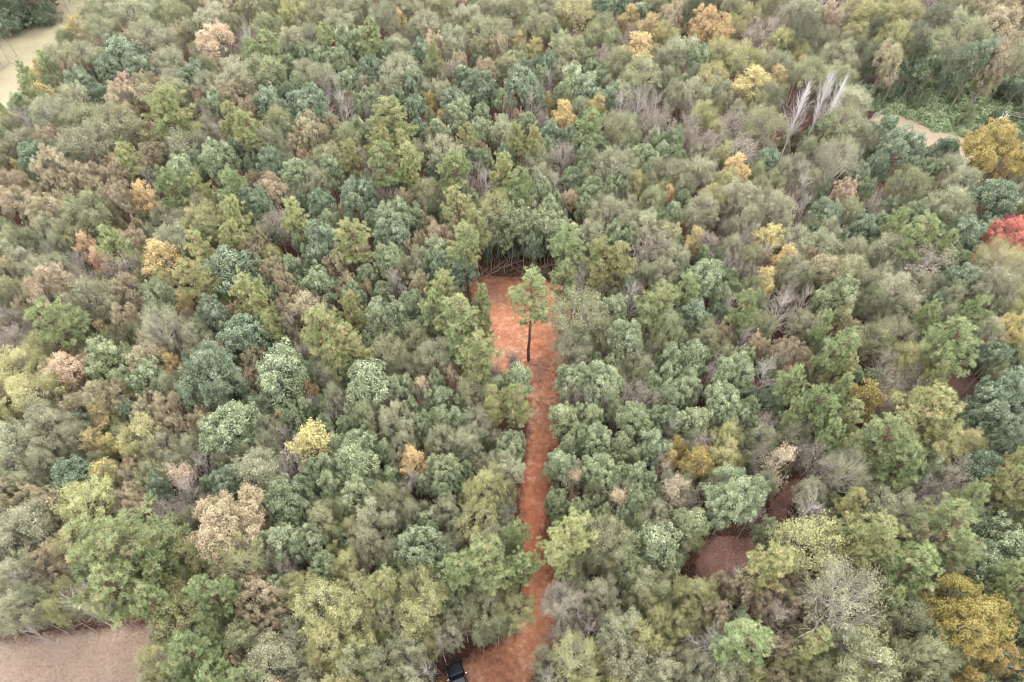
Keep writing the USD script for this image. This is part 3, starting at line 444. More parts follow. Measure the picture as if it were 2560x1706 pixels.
'G': (0, 1136, """O1 100 130 220;O1 220 210 180;E0 490 160 280;Y0 740 160 180;T0 900 110 190;O0 1070 150 190;E0 1110 260 150;H 1290 190 190;B 1310 290 170;E0 1460 240 130;T1 1020 320 120;O2 600 330 330;O1 220 500 300;T0 430 480 150;T0 230 320 200;P0G 860 650 620;P0 830 950 330;T1w 1580 490 520;E1 1950 340 280;E1 1920 640 250;E1 2230 770 210;O1 1780 130 290;O0 2230 480 220;O2s 1640 720 330;O2 1220 880 200;B 1850 800 130
P0 1470 960 250;O2 1250 1120 260;P0 1330 1380 300;O2 1090 1430 250;O0 1560 1150 150;T0 1910 1170 210;T1 1600 1430 180;O1 1880 1420 330;O2 2230 1050 320;O2 2250 1300 290;O1 130 830 290;B 250 900 220;O1 170 1060 280;O2 480 960 160;B 560 1050 190;B 300 1260 110;E1 2080 240 160"""),
'H': (850, 1136, """E2 120 90 290;E2 120 290 210;B 510 200 120;Y1 510 70 170;E1 350 160 150;E2 710 110 230;E1 730 230 180;O1 1140 110 220;B 1110 140 80;O2 1000 230 260;O0 350 300 220;O1 260 440 250;O1 500 420 160;O1 710 390 190;O1 1120 370 160;O2 960 470 260;E1 560 650 320;O1 1040 590 220;P0 1210 560 170;P0 1000 720 330;P0 1230 750 200;P0 800 790 220;O2 80 780 200;P1 270 920 230;O2s 540 900 300;O2 540 1090 320;O2 110 1010 300;O2 100 1200 290
B 1090 890 120;O0 830 1080 210;O0 1000 1060 240;O2 1210 1050 220;T0 850 1140 150;O1 740 1215 190;O1 480 1280 230;B 500 1470 130;O0 300 1430 250;O0 120 1430 250;E1 1510 80 220;H 1590 210 130;E2 1780 130 250;H 1870 340 165;E1 2050 180 190;B 2200 150 115;Y1 2250 50 110;H 2270 330 190;E2 1480 330 170;E2 2040 330 200;E2 1640 390 160;P2 1560 590 350;Y0 1840 800 80
O0 1830 600 290;E1 2170 620 330;E2 1950 720 220;O0 2120 900 250;K0s 1520 1020 290;O1 1760 950 270;O1 1880 1180 260;O2 2150 1130 210;O2 2290 1170 180;B 1700 1230 150;O2s 1600 1410 330;O1 1400 1420 170;O1 1930 1430 290;O1 2230 1490 230"""),
'I': (1700, 1136, """Y2 110 80 210;E1w 380 270 430;H 640 110 190;K0 950 80 210;O1s 1130 130 300;P0 1490 80 240;Y0 1370 90 110;E1 1720 90 200;E0 2060 100 280;B 1640 250 190;K0 1860 190 220;O1 1400 340 270;O1 1520 430 240;P0 1850 520 390;P1 1280 600 330;P0 1550 780 290;P1 2240 240 240;O1 880 290 200;B 840 430 220;O0 1010 480 180;E2 580 560 150;O2 870 640 400;P1 580 770 290;B 350 850 140;T0 270 900 140;O2 110 950 250;T0 400 960 190
O1S 1090 1010 600;T0 830 1090 220;T0 590 1070 210;B 620 1150 210;P0 470 1280 310;B 200 1330 250;T0 700 1330 220;P1 880 1330 190;O0 1200 1430 410;O0 1530 1130 320;O0 1650 1370 320;Y2w 1960 1110 560;Y2 2150 1400 260;T1 1960 1470 140;E1 2070 790 280;E1 2200 640 290;P0 2260 970 210;T0 1400 870 190;T0 1650 620 240;E0 2320 1300 200;O0 900 1520 240;O2 1200 1550 240;O2 500 1570 200;O1 120 1490 220"""),
}
KIND = {'E': ('evergreen_tree', 'tree'), 'O': ('broadleaf_tree', 'tree'), 'T': ('autumn_tree', 'tree'), 'Y': ('autumn_tree', 'tree'), 'C': ('autumn_tree', 'tree'), 'R': ('autumn_tree', 'tree'), 'P': ('pine_tree', 'tree'), 'B': ('bare_tree', 'tree'), 'Q': ('bare_tree', 'tree'), 'H': ('bare_tree', 'tree'), 'K': ('twiggy_tree', 'tree')}
rng = np.random.default_rng(5)
trees = []      # dicts: code, shape, variant, colour, px, py, rp (projected radius), x, y, r, h
def add_tree(code, px, py, wpx, hand, h=None):
    kind, colour = code[0], code[:2] if len(code) > 1 else code
    flag = code[2] if len(code) > 2 else ''
    shape = {'C': 'Y', 'R': 'T'}.get(kind, kind)
    if flag == 'w': shape = 'W'
    if flag in 'sS' and flag: shape = 'S'
    if flag == 'L': shape = 'L'
    if flag == 'G': shape = 'G'
    if flag == 'b': shape = 'D'
    if kind == 'B': colour = 'B'
    if kind == 'Q': colour = 'B'
    if kind == 'H': colour = 'T1'
    z = 10.0
    for _ in range(4):
        p, depth = at(px, py, z)
        r = wpx / 2 * depth / F
        if shape in 'PLG': hh = h or np.clip(13.5 + 1.4 * r, 11, 20)
        elif shape == 'Q': hh = h or 18.5
        elif shape == 'Y': hh = h or np.clip(9.0 + 2.0 * r, 8.5, 16)
        else: hh = h or np.clip(8.0 + 2.1 * r, 7.5, 17.0)
        if flag == 'b': hh = 5.0
        if flag == 't': hh = 18.5
        if flag == 'L': hh = 20.0
        n = len(SHAPES[shape]); var = int(rng.integers(n)) if _ == 0 else var
        s = SHAPES[shape][var]
        if shape == 'B': var = 4 if r > 3.6 else 2 if r > 2.6 else var if var in (0, 1, 3) else 0; s = SHAPES[shape][var]
        if shape in 'Y' and _ == 0: var = 0 if wpx / 2.0 < 52 else int(rng.integers(2)); s = SHAPES[shape][var]
        z = s['zc'] / s['h'] * hh
    if hand: hh *= rng.uniform(0.96, 1.04)
    trees.append(dict(code=code, kind=kind, shape=shape, var=var, colour=colour, px=px, py=py, rp=wpx / 2, x=p[0], y=p[1], r=r, h=hh, hand=hand, depth=depth))
    return trees[-1]
Z = 2353 / 860
for name, (ox, oy, text) in TILES.items():
    for item in text.replace('\n', ';').split(';'):
        c, x, y, w = item.split()
        add_tree(c, ox + float(x) / Z, oy + float(y) / Z, float(w) / Z * (1.2 if c[0] == 'P' else 1.0 if c[-1] in 'wS' else 1.1), True)
for px, py, w in [(1228, 610, 64), (1410, 615, 60), (1300, 592, 84), (1350, 588, 84), (1248, 594, 76), (1396, 596, 76)]:
    add_tree('E0b', px, py, w, True)
# the rest of the canopy between and just beyond the trees read off the photo
KEEP = [np.array(p, float) for p in ([(1100, 1650), (1180, 1640), (1200, 1800), (1120, 1800)], [(1190, 690), (1330, 690), (1410, 760), (1400, 930), (1396, 1090), (1378, 1300), (1388, 1420), (1372, 1570), (1330, 1720), (1100, 1720), (1110, 1640), (1290, 1580), (1312, 1500), (1290, 1330), (1300, 1180), (1318, 1000), (1290, 930), (1200, 900)],
        [(1225, 640), (1395, 640), (1420, 700), (1190, 700)], [(-200, 150), (0, 98), (60, 70), (125, 32), (150, -60), (300, -60), (215, 20), (160, 80), (130, 120), (90, 165), (20, 235), (0, 262), (-200, 400)],
        [(-200, 1590), (130, 1570), (330, 1545), (390, 1570), (340, 1706), (340, 1800), (-200, 1800)], *GAPS, [(1945, 395), (1950, 300), (1985, 205), (2075, 205), (2080, 290), (2010, 315), (1985, 395)], [(2175, 300), (2225, 274), (2420, 345), (2420, 395), (2340, 370)], VINES_P)]
def blocked(px, py, rp):
    return any(edge_dist(k, px, py) > -0.9 * rp for k in KEEP)
PX = np.array([t['px'] for t in trees]); PY = np.array([t['py'] for t in trees]); RP = np.array([t['rp'] for t in trees])
hand_n = len(trees)
for size, tries, gap in ((0.85, 2500, .68), (0.7, 4000, .64), (0.56, 5500, .6), (0.44, 6500, .55)):
    for _ in range(tries):
        px, py = rng.uniform(-190, 2750), rng.uniform(-180, 1890)
        ref = np.interp(py, [-200, 0, 850, 1706], [34, 40, 46, 56]) * size * rng.uniform(0.8, 1.2)
        dd = np.hypot(PX - px, PY - py)
        if (dd < gap * (RP + ref)).any() or blocked(px, py, ref): continue
        near = np.argsort(dd[:hand_n])[:5]
        code = trees[int(rng.choice(near[:4]))]['code'][:2]
        if code[0] in 'QRCH' or code == 'Y1': code = 'O1'
        if code in ('Y0', 'Y1', 'Y2', 'T1') and rng.uniform() < 0.85: code = 'O0'
        if code == 'B' and rng.uniform() < 0.5: code = 'K0'
        if code[0] == 'P' and size < 0.7: code = 'E1'
        t = add_tree(code, px, py, 2.1 * ref, False)
        PX = np.append(PX, px); PY = np.append(PY, py); RP = np.append(RP, ref)

# the edge behind the clearing: slender stems with small high crowns
for i, (px, py, hh) in enumerate([(1246, 664, 13), (1262, 680, 12), (1281, 672, 14), (1296, 655, 15), (1306, 684, 13), (1322, 660, 15), (1334, 678, 13), (1349, 668, 14), (1362, 683, 13), (1371, 662, 14), (1384, 680, 12), (1231, 676, 12), (1218, 660, 13), (1396, 664, 13), (1275, 650, 14), (1342, 648, 14)]):
    p, depth = at(px, py, 0)
    trees.append(dict(code='F', kind='F', shape='F', var=i % 2, colour='E2' if i % 3 else 'O0', px=px, py=py - 70, rp=26, x=p[0], y=p[1], r=1.7, h=hh, hand=True, depth=depth))
SHAPES['F'] = [deciduous(81, r=1.9, h=14, rz=3.6, lobes=8, lobe_r=0.5, tufts=9, tuft_r=0.5, leaves=24, L=0.24, W=0.15, jitter=0.9, limb=0.5, low=-0.3, wob=0.22), deciduous(82, r=1.7, h=14, rz=4.4, lobes=9, lobe_r=0.5, tufts=8, tuft_r=0.45, leaves=20, L=0.24, W=0.14, jitter=0.9, limb=0.42, low=-0.5, wob=0.28)]
BARK['F'] = 'bark_grey'
KIND['F'] = ('slender_tree', 'tree')

# ------------------------------------------------------------------ labels for the trees
COL = {'E0': 'blue-green dense evergreen', 'E1': 'grey-green dense evergreen', 'E2': 'fresh mid-green leafy', 'O0': 'dull olive fine-leaved', 'O1': 'grey-olive feathery', 'O2': 'yellowish olive feathery', 'O3': 'dark grey-green', 'T0': 'tan-brown leaved', 'T1': 'pinkish russet leaved',
       'Y0': 'yellow autumn', 'Y1': 'orange autumn', 'Y2': 'golden autumn', 'C0': 'coral-pink autumn', 'R0': 'bright red autumn', 'P0': 'green', 'P1': 'yellow-green rust-tipped', 'P2': 'pale lime-green', 'K0': 'mauve-grey twiggy', 'B': 'pale leafless', 'F': 'slender pale-stemmed'}
MARKS = [(1317, 760, 'the lone pine'), (1300, 870, 'the clearing'), (1350, 1060, 'the narrow track'), (1345, 1330, 'the track'), (1270, 1660, 'the track mouth'), (1130, 1690, 'the pickup truck'), (1290, 680, 'the brush pile'), (80, 120, 'the meadow'), (160, 1650, 'the leafy lawn'),
         (1790, 1400, 'the big litter gap'), (1960, 1250, 'the upper litter gap'), (2405, 960, 'the right litter gap'), (2300, 320, 'the sandy path'), (2400, 270, 'the vine thicket'), (2512, 295, 'the utility pole'), (2190, 1065, 'the grey roof'), (2500, 575, 'the red tree'), (2490, 380, 'the big golden tree'),
         (1975, 260, 'the white bare trees'), (1036, 1135, 'the trackside orange tree'), (305, 1380, 'the huge pine'), (577, 1315, 'the big russet tree'), (541, 113, 'the round russet tree'), (1785, 70, 'the big peach tree'), (2415, 1545, 'the broad golden tree'), (1880, 215, 'the upright golden tree'),
         (775, 990, 'the narrow orange tree'), (712, 1065, 'the narrow yellow tree'), (527, 945, 'the big blue-green tree'), (240, 640, 'the coral tree'), (410, 660, 'the gold-orange tree'), (2525, 835, 'the yellow tree at right'), (2098, 1505, 'the wide pale-limbed tree'), (1838, 1235, 'the big grey-green tree'), (365, 508, 'the small gold tree'), (930, 215, 'the small orange tree'), (1336, 135, 'the far yellow tree'), (1410, 290, 'the amber tree')]
OWN = {('R0', 2): 'bright red maple standing at the right edge of the wood'}
def where(t):
    dx = np.array([m[0] for m in MARKS]) - t['px']; dy = np.array([m[1] for m in MARKS]) - t['py']
    d = np.hypot(dx, dy); d[d < 14] = 1e6
    k = int(np.argmin(d)); ax, ay = -dx[k], -dy[k]
    side = 'right of' if ax > abs(ay) else 'left of' if -ax > abs(ay) else 'behind' if ay < 0 else 'in front of'
    return k, d[k], side
labels = {}
def describe():
    rows = {}
    for t in trees:
        k, d, side = where(t)
        size = 'small' if t['r'] < 2.1 else 'wide' if t['r'] > 3.7 else 'medium'
        noun = {'P': 'pine', 'B': 'tree', 'Q': 'tree'}.get(t['kind'], 'tree')
        rows.setdefault((size, COL['B' if t['colour'] == 'B' or t['kind'] == 'H' else 'F' if t['kind'] == 'F' else t['colour']], noun, side, MARKS[k][2]), []).append((d, t))
    order = ['nearest', 'second', 'third', 'fourth', 'fifth', 'sixth', 'seventh', 'eighth', 'ninth', 'tenth', 'eleventh', 'twelfth', 'thirteenth', 'fourteenth', 'fifteenth', 'sixteenth', 'seventeenth', 'eighteenth', 'nineteenth', 'twentieth'] + [f'{n}th' for n in range(24, 60)]
    for (size, col, noun, side, mark), ts in rows.items():
        ts.sort(key=lambda q: q[0])
        for i, (d, t) in enumerate(ts):
            rel = side if len(ts) == 1 else f'{side}'
            nth = '' if len(ts) == 1 else order[i] + ' '
            t['label'] = f'{nth}{size} {col} {noun} {rel} {mark}'
describe()
slender = sorted([t for t in trees if t['kind'] == 'F'], key=lambda t: t['px'])
for t, nth in zip(slender, ['first', 'second', 'third', 'fourth', 'fifth', 'sixth', 'seventh', 'eighth', 'ninth', 'tenth', 'eleventh', 'twelfth', 'thirteenth', 'fourteenth', 'fifteenth', 'last']):
    t['label'] = f'slender pale-stemmed tree behind the brush pile, {nth} from the left'

# ------------------------------------------------------------------ place them: the 300 largest of each kind as things, the rest as one wood
trees.sort(key=lambda t: -t['rp'])
in_view = lambda t: -t['rp'] < t['px'] < 2560 + t['rp'] and -t['rp'] < t['py'] < 1706 + t['rp']
count, rest = {}, []
GROUP = {'evergreen_tree': 'evergreen trees of the wood', 'broadleaf_tree': 'olive broadleaf trees of the wood', 'autumn_tree': 'autumn coloured trees of the wood', 'pine_tree': 'pines of the wood', 'bare_tree': 'leafless trees of the wood', 'twiggy_tree': 'twiggy half-bare trees of the wood', 'slender_tree': 'slender stems at the back of the clearing'}
SIZES = {'S': 1.0}
for t in trees:
    nm, cat = KIND[t['kind']]
    rz = float(rng.uniform(0, 360)); path, s = proto(t['shape'], t['var'], t['colour'])
    sx, sz = t['r'] / s['r'], t['h'] / s['h']
    if t['shape'] == 'F': sx *= 1.0
    sq = rng.uniform(0.93, 1.07)
    M = (sx * sq, sx / sq, sz)
    zg = float(gz(t['x'], t['y']))
    if not in_view(t) or count.get(nm, 0) >= 300:
        rest.append((path, (t['x'], t['y'], zg), rz, M)); continue
    count[nm] = count.get(nm, 0) + 1
    x = UsdGeom.Xform.Define(stage, '/World/' + numbered(nm))
    x.AddTranslateOp().Set(Gf.Vec3d(t['x'], t['y'], zg)); x.AddRotateZOp().Set(rz); x.AddScaleOp().Set(Gf.Vec3f(*map(float, M)))
    x.GetPrim().GetReferences().AddInternalReference(path); x.GetPrim().SetInstanceable(True)
    tag(x.GetPrim(), t['label'], cat, GROUP[nm])
def instancer(name, protos, rows, label, category):
    """rows: (prototype path, place, turn, scale)"""
    pi = UsdGeom.PointInstancer.Define(stage, '/World/' + name)
    order = sorted(set(r[0] for r in rows)); targets = []
    for i, o in enumerate(order):
        q = f'/World/{name}/kinds/kind_{i:03d}'
        x = UsdGeom.Xform.Define(stage, q); x.GetPrim().GetReferences().AddInternalReference(o); targets.append(Sdf.Path(q))
    pi.CreatePrototypesRel().SetTargets(targets)
    pi.CreateProtoIndicesAttr([order.index(r[0]) for r in rows])
    pi.CreatePositionsAttr([Gf.Vec3f(*map(float, r[1])) for r in rows])
    pi.CreateOrientationsAttr([Gf.Quath(math.cos(math.radians(r[2]) / 2), 0, 0, math.sin(math.radians(r[2]) / 2)) for r in rows])
    pi.CreateScalesAttr([Gf.Vec3f(*map(float, r[3])) for r in rows])
    return tag(pi.GetPrim(), label, category, kind='stuff')
if rest: instancer('far_wood', None, rest, 'rest of the mixed autumn wood closing the gaps and running on', 'wood')

# ------------------------------------------------------------------ undergrowth, litter
def bush(path, seed, material):
    r_ = np.random.default_rng(seed); n = 420
    d = rand_dir(r_, n); d[:, 2] = np.abs(d[:, 2]); c = d * np.array([1, 1, 0.8]) * r_.uniform(0.35, 1.0, n)[:, None]
    v, f = leaf_quads(r_, c, d + r_.normal(0, 0.7, d.shape), 0.34, 0.2)
    stage.CreateClassPrim(path); mesh_prim(path + '/leaves', v, f, material, tone=np.repeat(np.clip(r_.normal(0.5, 0.22, n), 0, 1), 4))
bush('/World/bush_kind_001', 1, 'undergrowth_leaf'); bush('/World/bush_kind_002', 2, 'undergrowth_leaf')
rows = []
open_w = [W_CLEAR, W_LAWN, W_MEADOW, W_SAND] + [world_poly(g) for g in GAPS]
for _ in range(3600):
    px, py = rng.uniform(-200, 2760), rng.uniform(-100, 1800)
    p, _d = at(px, py, 0)
    if any(edge_dist(w, p[0], p[1]) > -0.6 for w in open_w): continue
    s = rng.uniform(0.4, 1.5)
    rows.append((f'/World/bush_kind_00{1 + int(rng.integers(2))}', (p[0], p[1], gz(p[0], p[1]) - 0.05), rng.uniform(0, 360), (s, s, s * rng.uniform(0.7, 1.5))))
instancer('undergrowth', None, rows, 'low scrub and saplings growing on the leaf litter under the trees', 'undergrowth')
def scatter(name, polys, n, size, material, label, lift=0.1, tone=(0.5, 0.25), margin=0.0):
    pts = []
    for poly in polys:
        lo, hi = poly.min(0), poly.max(0); k = int(n * 1.0 / len(polys)) * 2
        x, y = rng.uniform(lo[0], hi[0], k), rng.uniform(lo[1], hi[1], k); ok = edge_dist(poly, x, y) > margin
        pts.append(np.stack([x[ok], y[ok], gz(x[ok], y[ok]) + lift + rng.uniform(0, 0.04, ok.sum())], 1))
    c = np.vstack(pts); s = rng.uniform(0.6, 1.3, len(c))
    v, f = leaf_quads(rng, c, rng.normal(0, 0.35, c.shape) + [0, 0, 1], size * s, size * 0.7 * s)
    tag(mesh_prim('/World/' + name, v, f, material, tone=np.repeat(np.clip(rng.normal(*tone, len(c)), 0, 1), 4)), label, 'leaf litter', kind='stuff')
scatter('fallen_leaves', [W_LAWN] + [world_poly(g) for g in GAPS[:2]], 12000, 0.12, 'litter_leaf', 'brown fallen leaves strewn over the open ground at the wood edge', 0.09, (0.5, 0.28), -1.5)

scatter('track_litter', [W_CLEAR], 5200, 0.11, 'litter_leaf', 'dry leaves blown over the red dirt track and clearing', 0.16, (0.45, 0.3), -0.4)

# vine thicket: mounds of leaves over a low cover
W_VINES = world_poly(VINES_P, 1.0)
for k in range(3):
    r_ = np.random.default_rng(300 + k); n = 1500
    d = rand_dir(r_, n); d[:, 2] = np.abs(d[:, 2]); lob = 1 + 0.28 * np.sin(d[:, 0] * 5 + k) * np.cos(d[:, 1] * 4 + 2 * k)
    c = d * lob[:, None] * np.array([1, 1, 0.75]) * r_.uniform(0.78, 1.04, n)[:, None]
    v, f = leaf_quads(r_, c, d + r_.normal(0, 0.5, d.shape) + [0, 0, 0.2], 0.17 * r_.uniform(0.7, 1.3, n), 0.13)
    stage.CreateClassPrim(f'/World/vine_kind_{k + 1:03d}'); mesh_prim(f'/World/vine_kind_{k + 1:03d}/leaves', v, f, 'vine_leaf', tone=np.repeat(np.clip(r_.normal(0.5, 0.2, n), 0, 1), 4))
lo, hi = W_VINES.min(0), W_VINES.max(0); rows = []
for i_ in range(1500):
    x, y = rng.uniform(lo[0], hi[0]), rng.uniform(lo[1], hi[1]); d = float(edge_dist(W_VINES, x, y)) + 1.5 * float(vnoise(x, y, 4, 8))
    if d < 0: continue
    q = rng.uniform(0.6, 1.1) if i_ % 6 else rng.uniform(1.5, 3.3) * min(1, 0.45 + d / 6)
    rows.append((f'/World/vine_kind_{1 + int(rng.integers(3)):03d}', (x, y, gz(x, y) - 0.2), rng.uniform(0, 360), (q, q * rng.uniform(0.8, 1.2), q * (rng.uniform(0.5, 1.0) if i_ % 6 else rng.uniform(0.9, 1.5)))))
instancer('vine_thicket', None, rows, 'green vines smothering the ground in mounds below the utility pole', 'vines')

# ------------------------------------------------------------------ clearing: mound, brush, fallen stems, twigs
p = at(1343, 868)[0]
mx, my = np.meshgrid(np.linspace(-2.6, 2.6, 40), np.linspace(-2.6, 2.6, 40), indexing='ij')
rr = np.hypot(mx / 1.15, my) + 0.35 * vnoise(mx + 9, my, 1.1, 3)
mx, my = mx * 0.68, my * 0.68
mz = 0.8 * np.clip(1 - rr / 2.2, 0, 1) ** 1.2 * (1 + 0.25 * vnoise(mx, my, 0.6, 9)) - 0.06
gxy = grid(np.arange(40), np.arange(40))[1]
mv = np.stack([mx + p[0], my + p[1], mz + gz(mx + p[0], my + p[1]) + 0.11], -1).reshape(-1, 3)
keepf = (rr.ravel()[gxy] < 2.35).all(1); used, inv = np.unique(gxy[keepf], return_inverse=True)
tag(mesh_prim('/World/dirt_mound', mv[used], inv.reshape(-1, 3), 'orange_clay', tone=2.35 - rr.ravel()[used], smooth=True), 'bright orange clay mound heaped right of the lone pine', 'mound')
def stick_rows(n, poly, lens, wid, lift, spread=0.3, seed=3):
    r_ = np.random.default_rng(seed); a, b, w = [], [], []
    lo, hi = poly.min(0), poly.max(0)
    while len(a) < n:
        x, y = r_.uniform(lo[0], hi[0]), r_.uniform(lo[1], hi[1])
        if edge_dist(poly, x, y) < 0.1: continue
        az = r_.uniform(0, np.pi); L = r_.uniform(*lens); z = gz(x, y) + lift + r_.uniform(0, spread)
        q = np.array([x, y, z]); dirv = np.array([np.cos(az), np.sin(az), r_.normal(0, spread * 0.7)])
        m = q + dirv * L / 2 + r_.normal(0, 0.06 * L, 3) * [1, 1, 0.3]; e = m + dirv * L / 2 + r_.normal(0, 0.08 * L, 3) * [1, 1, 0.3]
        a += [q, m]; b += [m, e]; ww = r_.uniform(*wid); w += [(ww, ww * 0.8), (ww * 0.8, ww * 0.4)]
    w = np.array(w); return tubes(np.array(a), np.array(b), w[:, 0], w[:, 1], 3)
brush_poly = world_poly([(1150, 700), (1180, 672), (1300, 664), (1400, 668), (1440, 690), (1420, 712), (1320, 704), (1270, 700), (1215, 706)])
tag(mesh_prim('/World/brush_pile', *stick_rows(330, brush_poly, (1.0, 4.5), (0.015, 0.05), 0.1, 0.75, 4), 'bark_dead_wood'), 'tangled pile of cut branches along the back edge of the clearing', 'brush', kind='stuff')
tag(mesh_prim('/World/twig_litter', *stick_rows(1500, W_CLEAR, (0.3, 1.5), (0.008, 0.022), 0.1, 0.06, 5), 'twig_dark'), 'dark broken twigs scattered over the red clay of the clearing', 'twigs', kind='stuff')
dk_poly = world_poly([(1270, 905), (1300, 890), (1340, 900), (1395, 905), (1400, 990), (1385, 1060), (1350, 1050), (1330, 980), (1290, 940)])
tag(mesh_prim('/World/branch_scatter', *stick_rows(520, dk_poly, (0.5, 2.0), (0.01, 0.03), 0.1, 0.12, 6), 'twig_dark'), 'dark branches heaped on the track around the foot of the lone pine', 'branches', kind='stuff')
for i, ((x0, y0), (x1, y1), zz, w, lab) in enumerate([((1192, 706), (1310, 650), 3.2, 0.12, 'long pale fallen stem leaning over the left of the brush pile'), ((1215, 690), (1290, 640), 4.2, 0.08, 'thin arched fallen stem above the brush pile'),
        ((1300, 690), (1392, 660), 2.4, 0.08, 'brown fallen stem leaning at the right of the brush pile'), ((1400, 694), (1310, 680), 0.9, 0.09, 'reddish fallen stem lying along the right end of the brush pile'), ((1205, 715), (1262, 702), 0.5, 0.06, 'short grey stem lying at the clearing corner')]):
    a = at(x0, y0)[0]; a[2] = gz(a[0], a[1]) + 0.15; b = at(x1, y1, zz)[0]
    r_ = np.random.default_rng(90 + i); t = thing('fallen_stem', lab, 'fallen tree', a)
    pts = [a + (b - a) * q + np.array([0, 0, 0.5 * math.sin(math.pi * q)]) + r_.normal(0, 0.08, 3) for q in np.linspace(0, 1, 7)]; pts[0] = a
    rr_ = np.linspace(w, 0.03, 7)
    part(t, 'trunk', tubes(np.array(pts[:-1]) - a, np.array(pts[1:]) - a, rr_[:-1], rr_[1:], 6), 'bark_dead_wood', True)
    bs = []
    for _ in range(16):
        q = r_.uniform(0.3, 1); s0 = a + (b - a) * q + np.array([0, 0, 0.5 * math.sin(math.pi * q)]) - a; dv = unit(unit(b - a) + r_.normal(0, 0.7, 3)); L = r_.uniform(0.6, 2.4)
        m = s0 + dv * L * 0.5; bs += [(s0, m, 0.03, 0.022), (m, m + unit(dv + r_.normal(0, 0.3, 3)) * L * 0.5, 0.022, 0.01)]
    part(t, 'branches', tubes(*map(np.array, zip(*bs)), sides=3), 'bark_dead_wood')

# ------------------------------------------------------------------ pickup truck
def rbox(sx, sy, sz, c=(0, 0, 0), bev=0.05, taper=None):
    """bevelled box; taper = (front inset, rear inset, side inset) of the top"""
    import manifold3d as m3
    pts = []
    for ix in (-1, 1):
        for iy in (-1, 1):
            for iz in (-1, 1):
                x, y, z = ix * sx / 2, iy * sy / 2, iz * sz / 2
                if taper and iz > 0:
                    x -= ix * taper[2]; y -= taper[0] if iy > 0 else -taper[1]
                pts.append((x, y, z))
    balls = [m3.Manifold.sphere(bev, 12).translate((x - math.copysign(bev, x), y - math.copysign(bev, y), z - math.copysign(bev, z))) for x, y, z in pts]
    m = m3.Manifold.batch_hull(balls).translate(c).to_mesh()
    return trimesh.Trimesh(m.vert_properties[:, :3], m.tri_verts, process=False)
tp = at(1139, 1682, 1.3)[0]
truck = thing('pickup_truck', 'black pickup truck parked at the mouth of the red dirt track', 'truck', (tp[0] + 0.15, tp[1] - 0.25, float(gz(tp[0], tp[1])) + 0.1), 21)
body = part(truck, 'body', rbox(1.96, 5.7, 0.62, (0, -1.2, 0.78), 0.12), 'black_paint', 40)
part(truck, 'hood', rbox(1.78, 1.45, 0.2, (0, 0.85, 1.12), 0.09, (0.1, 0.0, 0.08)), 'black_paint', 40)
part(truck, 'cab', rbox(1.84, 2.3, 0.78, (0, -1.0, 1.46), 0.1, (0.62, 0.25, 0.2)), 'black_paint', 40)
part(truck, 'roof', rbox(1.42, 1.4, 0.07, (0, -1.18, 1.85), 0.03), 'black_paint', 40)
def quad(p): return np.array(p, float), np.array([[0, 1, 2], [0, 2, 3]])
part(truck, 'windshield', quad([(-0.78, 0.09, 1.20), (0.78, 0.09, 1.20), (0.66, -0.44, 1.78), (-0.66, -0.44, 1.78)]), 'dark_glass')
part(truck, 'rear_window', quad([(0.66, -2.13, 1.25), (-0.66, -2.13, 1.25), (-0.6, -1.94, 1.74), (0.6, -1.94, 1.74)]), 'dark_glass')
for s in (-1, 1):
    part(truck, 'side_window', quad([(s * 0.895, -0.1, 1.26), (s * 0.895, -1.9, 1.26), (s * 0.775, -1.72, 1.74), (s * 0.775, -0.5, 1.74)]), 'dark_glass')
    part(truck, 'side_mirror', rbox(0.26, 0.14, 0.2, (s * 1.1, -0.05, 1.3), 0.04), 'chrome', 40)
    part(truck, 'headlight', rbox(0.4, 0.1, 0.2, (s * 0.72, 1.62, 0.9), 0.03), 'lamp_lens', 40)
    part(truck, 'tail_light', rbox(0.16, 0.08, 0.36, (s * 0.88, -4.04, 0.9), 0.03), 'tail_lens', 40)
    part(truck, 'bed_rail', rbox(0.1, 1.85, 0.3, (s * 0.92, -3.1, 1.2), 0.03), 'black_paint', 40)
    part(truck, 'trim_strip', rbox(0.03, 1.9, 0.04, (s * 0.86, -1.05, 1.24), 0.012), 'chrome', 40)
    for yy in (0.75, -2.95):
        w = trimesh.creation.cylinder(0.38, 0.25, sections=24); w.apply_transform(trimesh.transformations.rotation_matrix(math.pi / 2, (0, 1, 0))); w.apply_translation((s * 0.88, yy, 0.38))
        wp = part(truck, 'wheel', w, 'tyre_rubber', 40)
        h_ = trimesh.creation.cylinder(0.22, 0.27, sections=20); h_.apply_transform(trimesh.transformations.rotation_matrix(math.pi / 2, (0, 1, 0))); h_.apply_translation((s * 0.89, yy, 0.38))
        part(wp, 'rim', h_, 'chrome', 40)
part(truck, 'tailgate', rbox(1.7, 0.08, 0.34, (0, -4.0, 1.2), 0.03), 'black_paint', 40)
part(truck, 'front_bumper', rbox(1.9, 0.2, 0.24, (0, 1.68, 0.58), 0.06), 'chrome', 40)

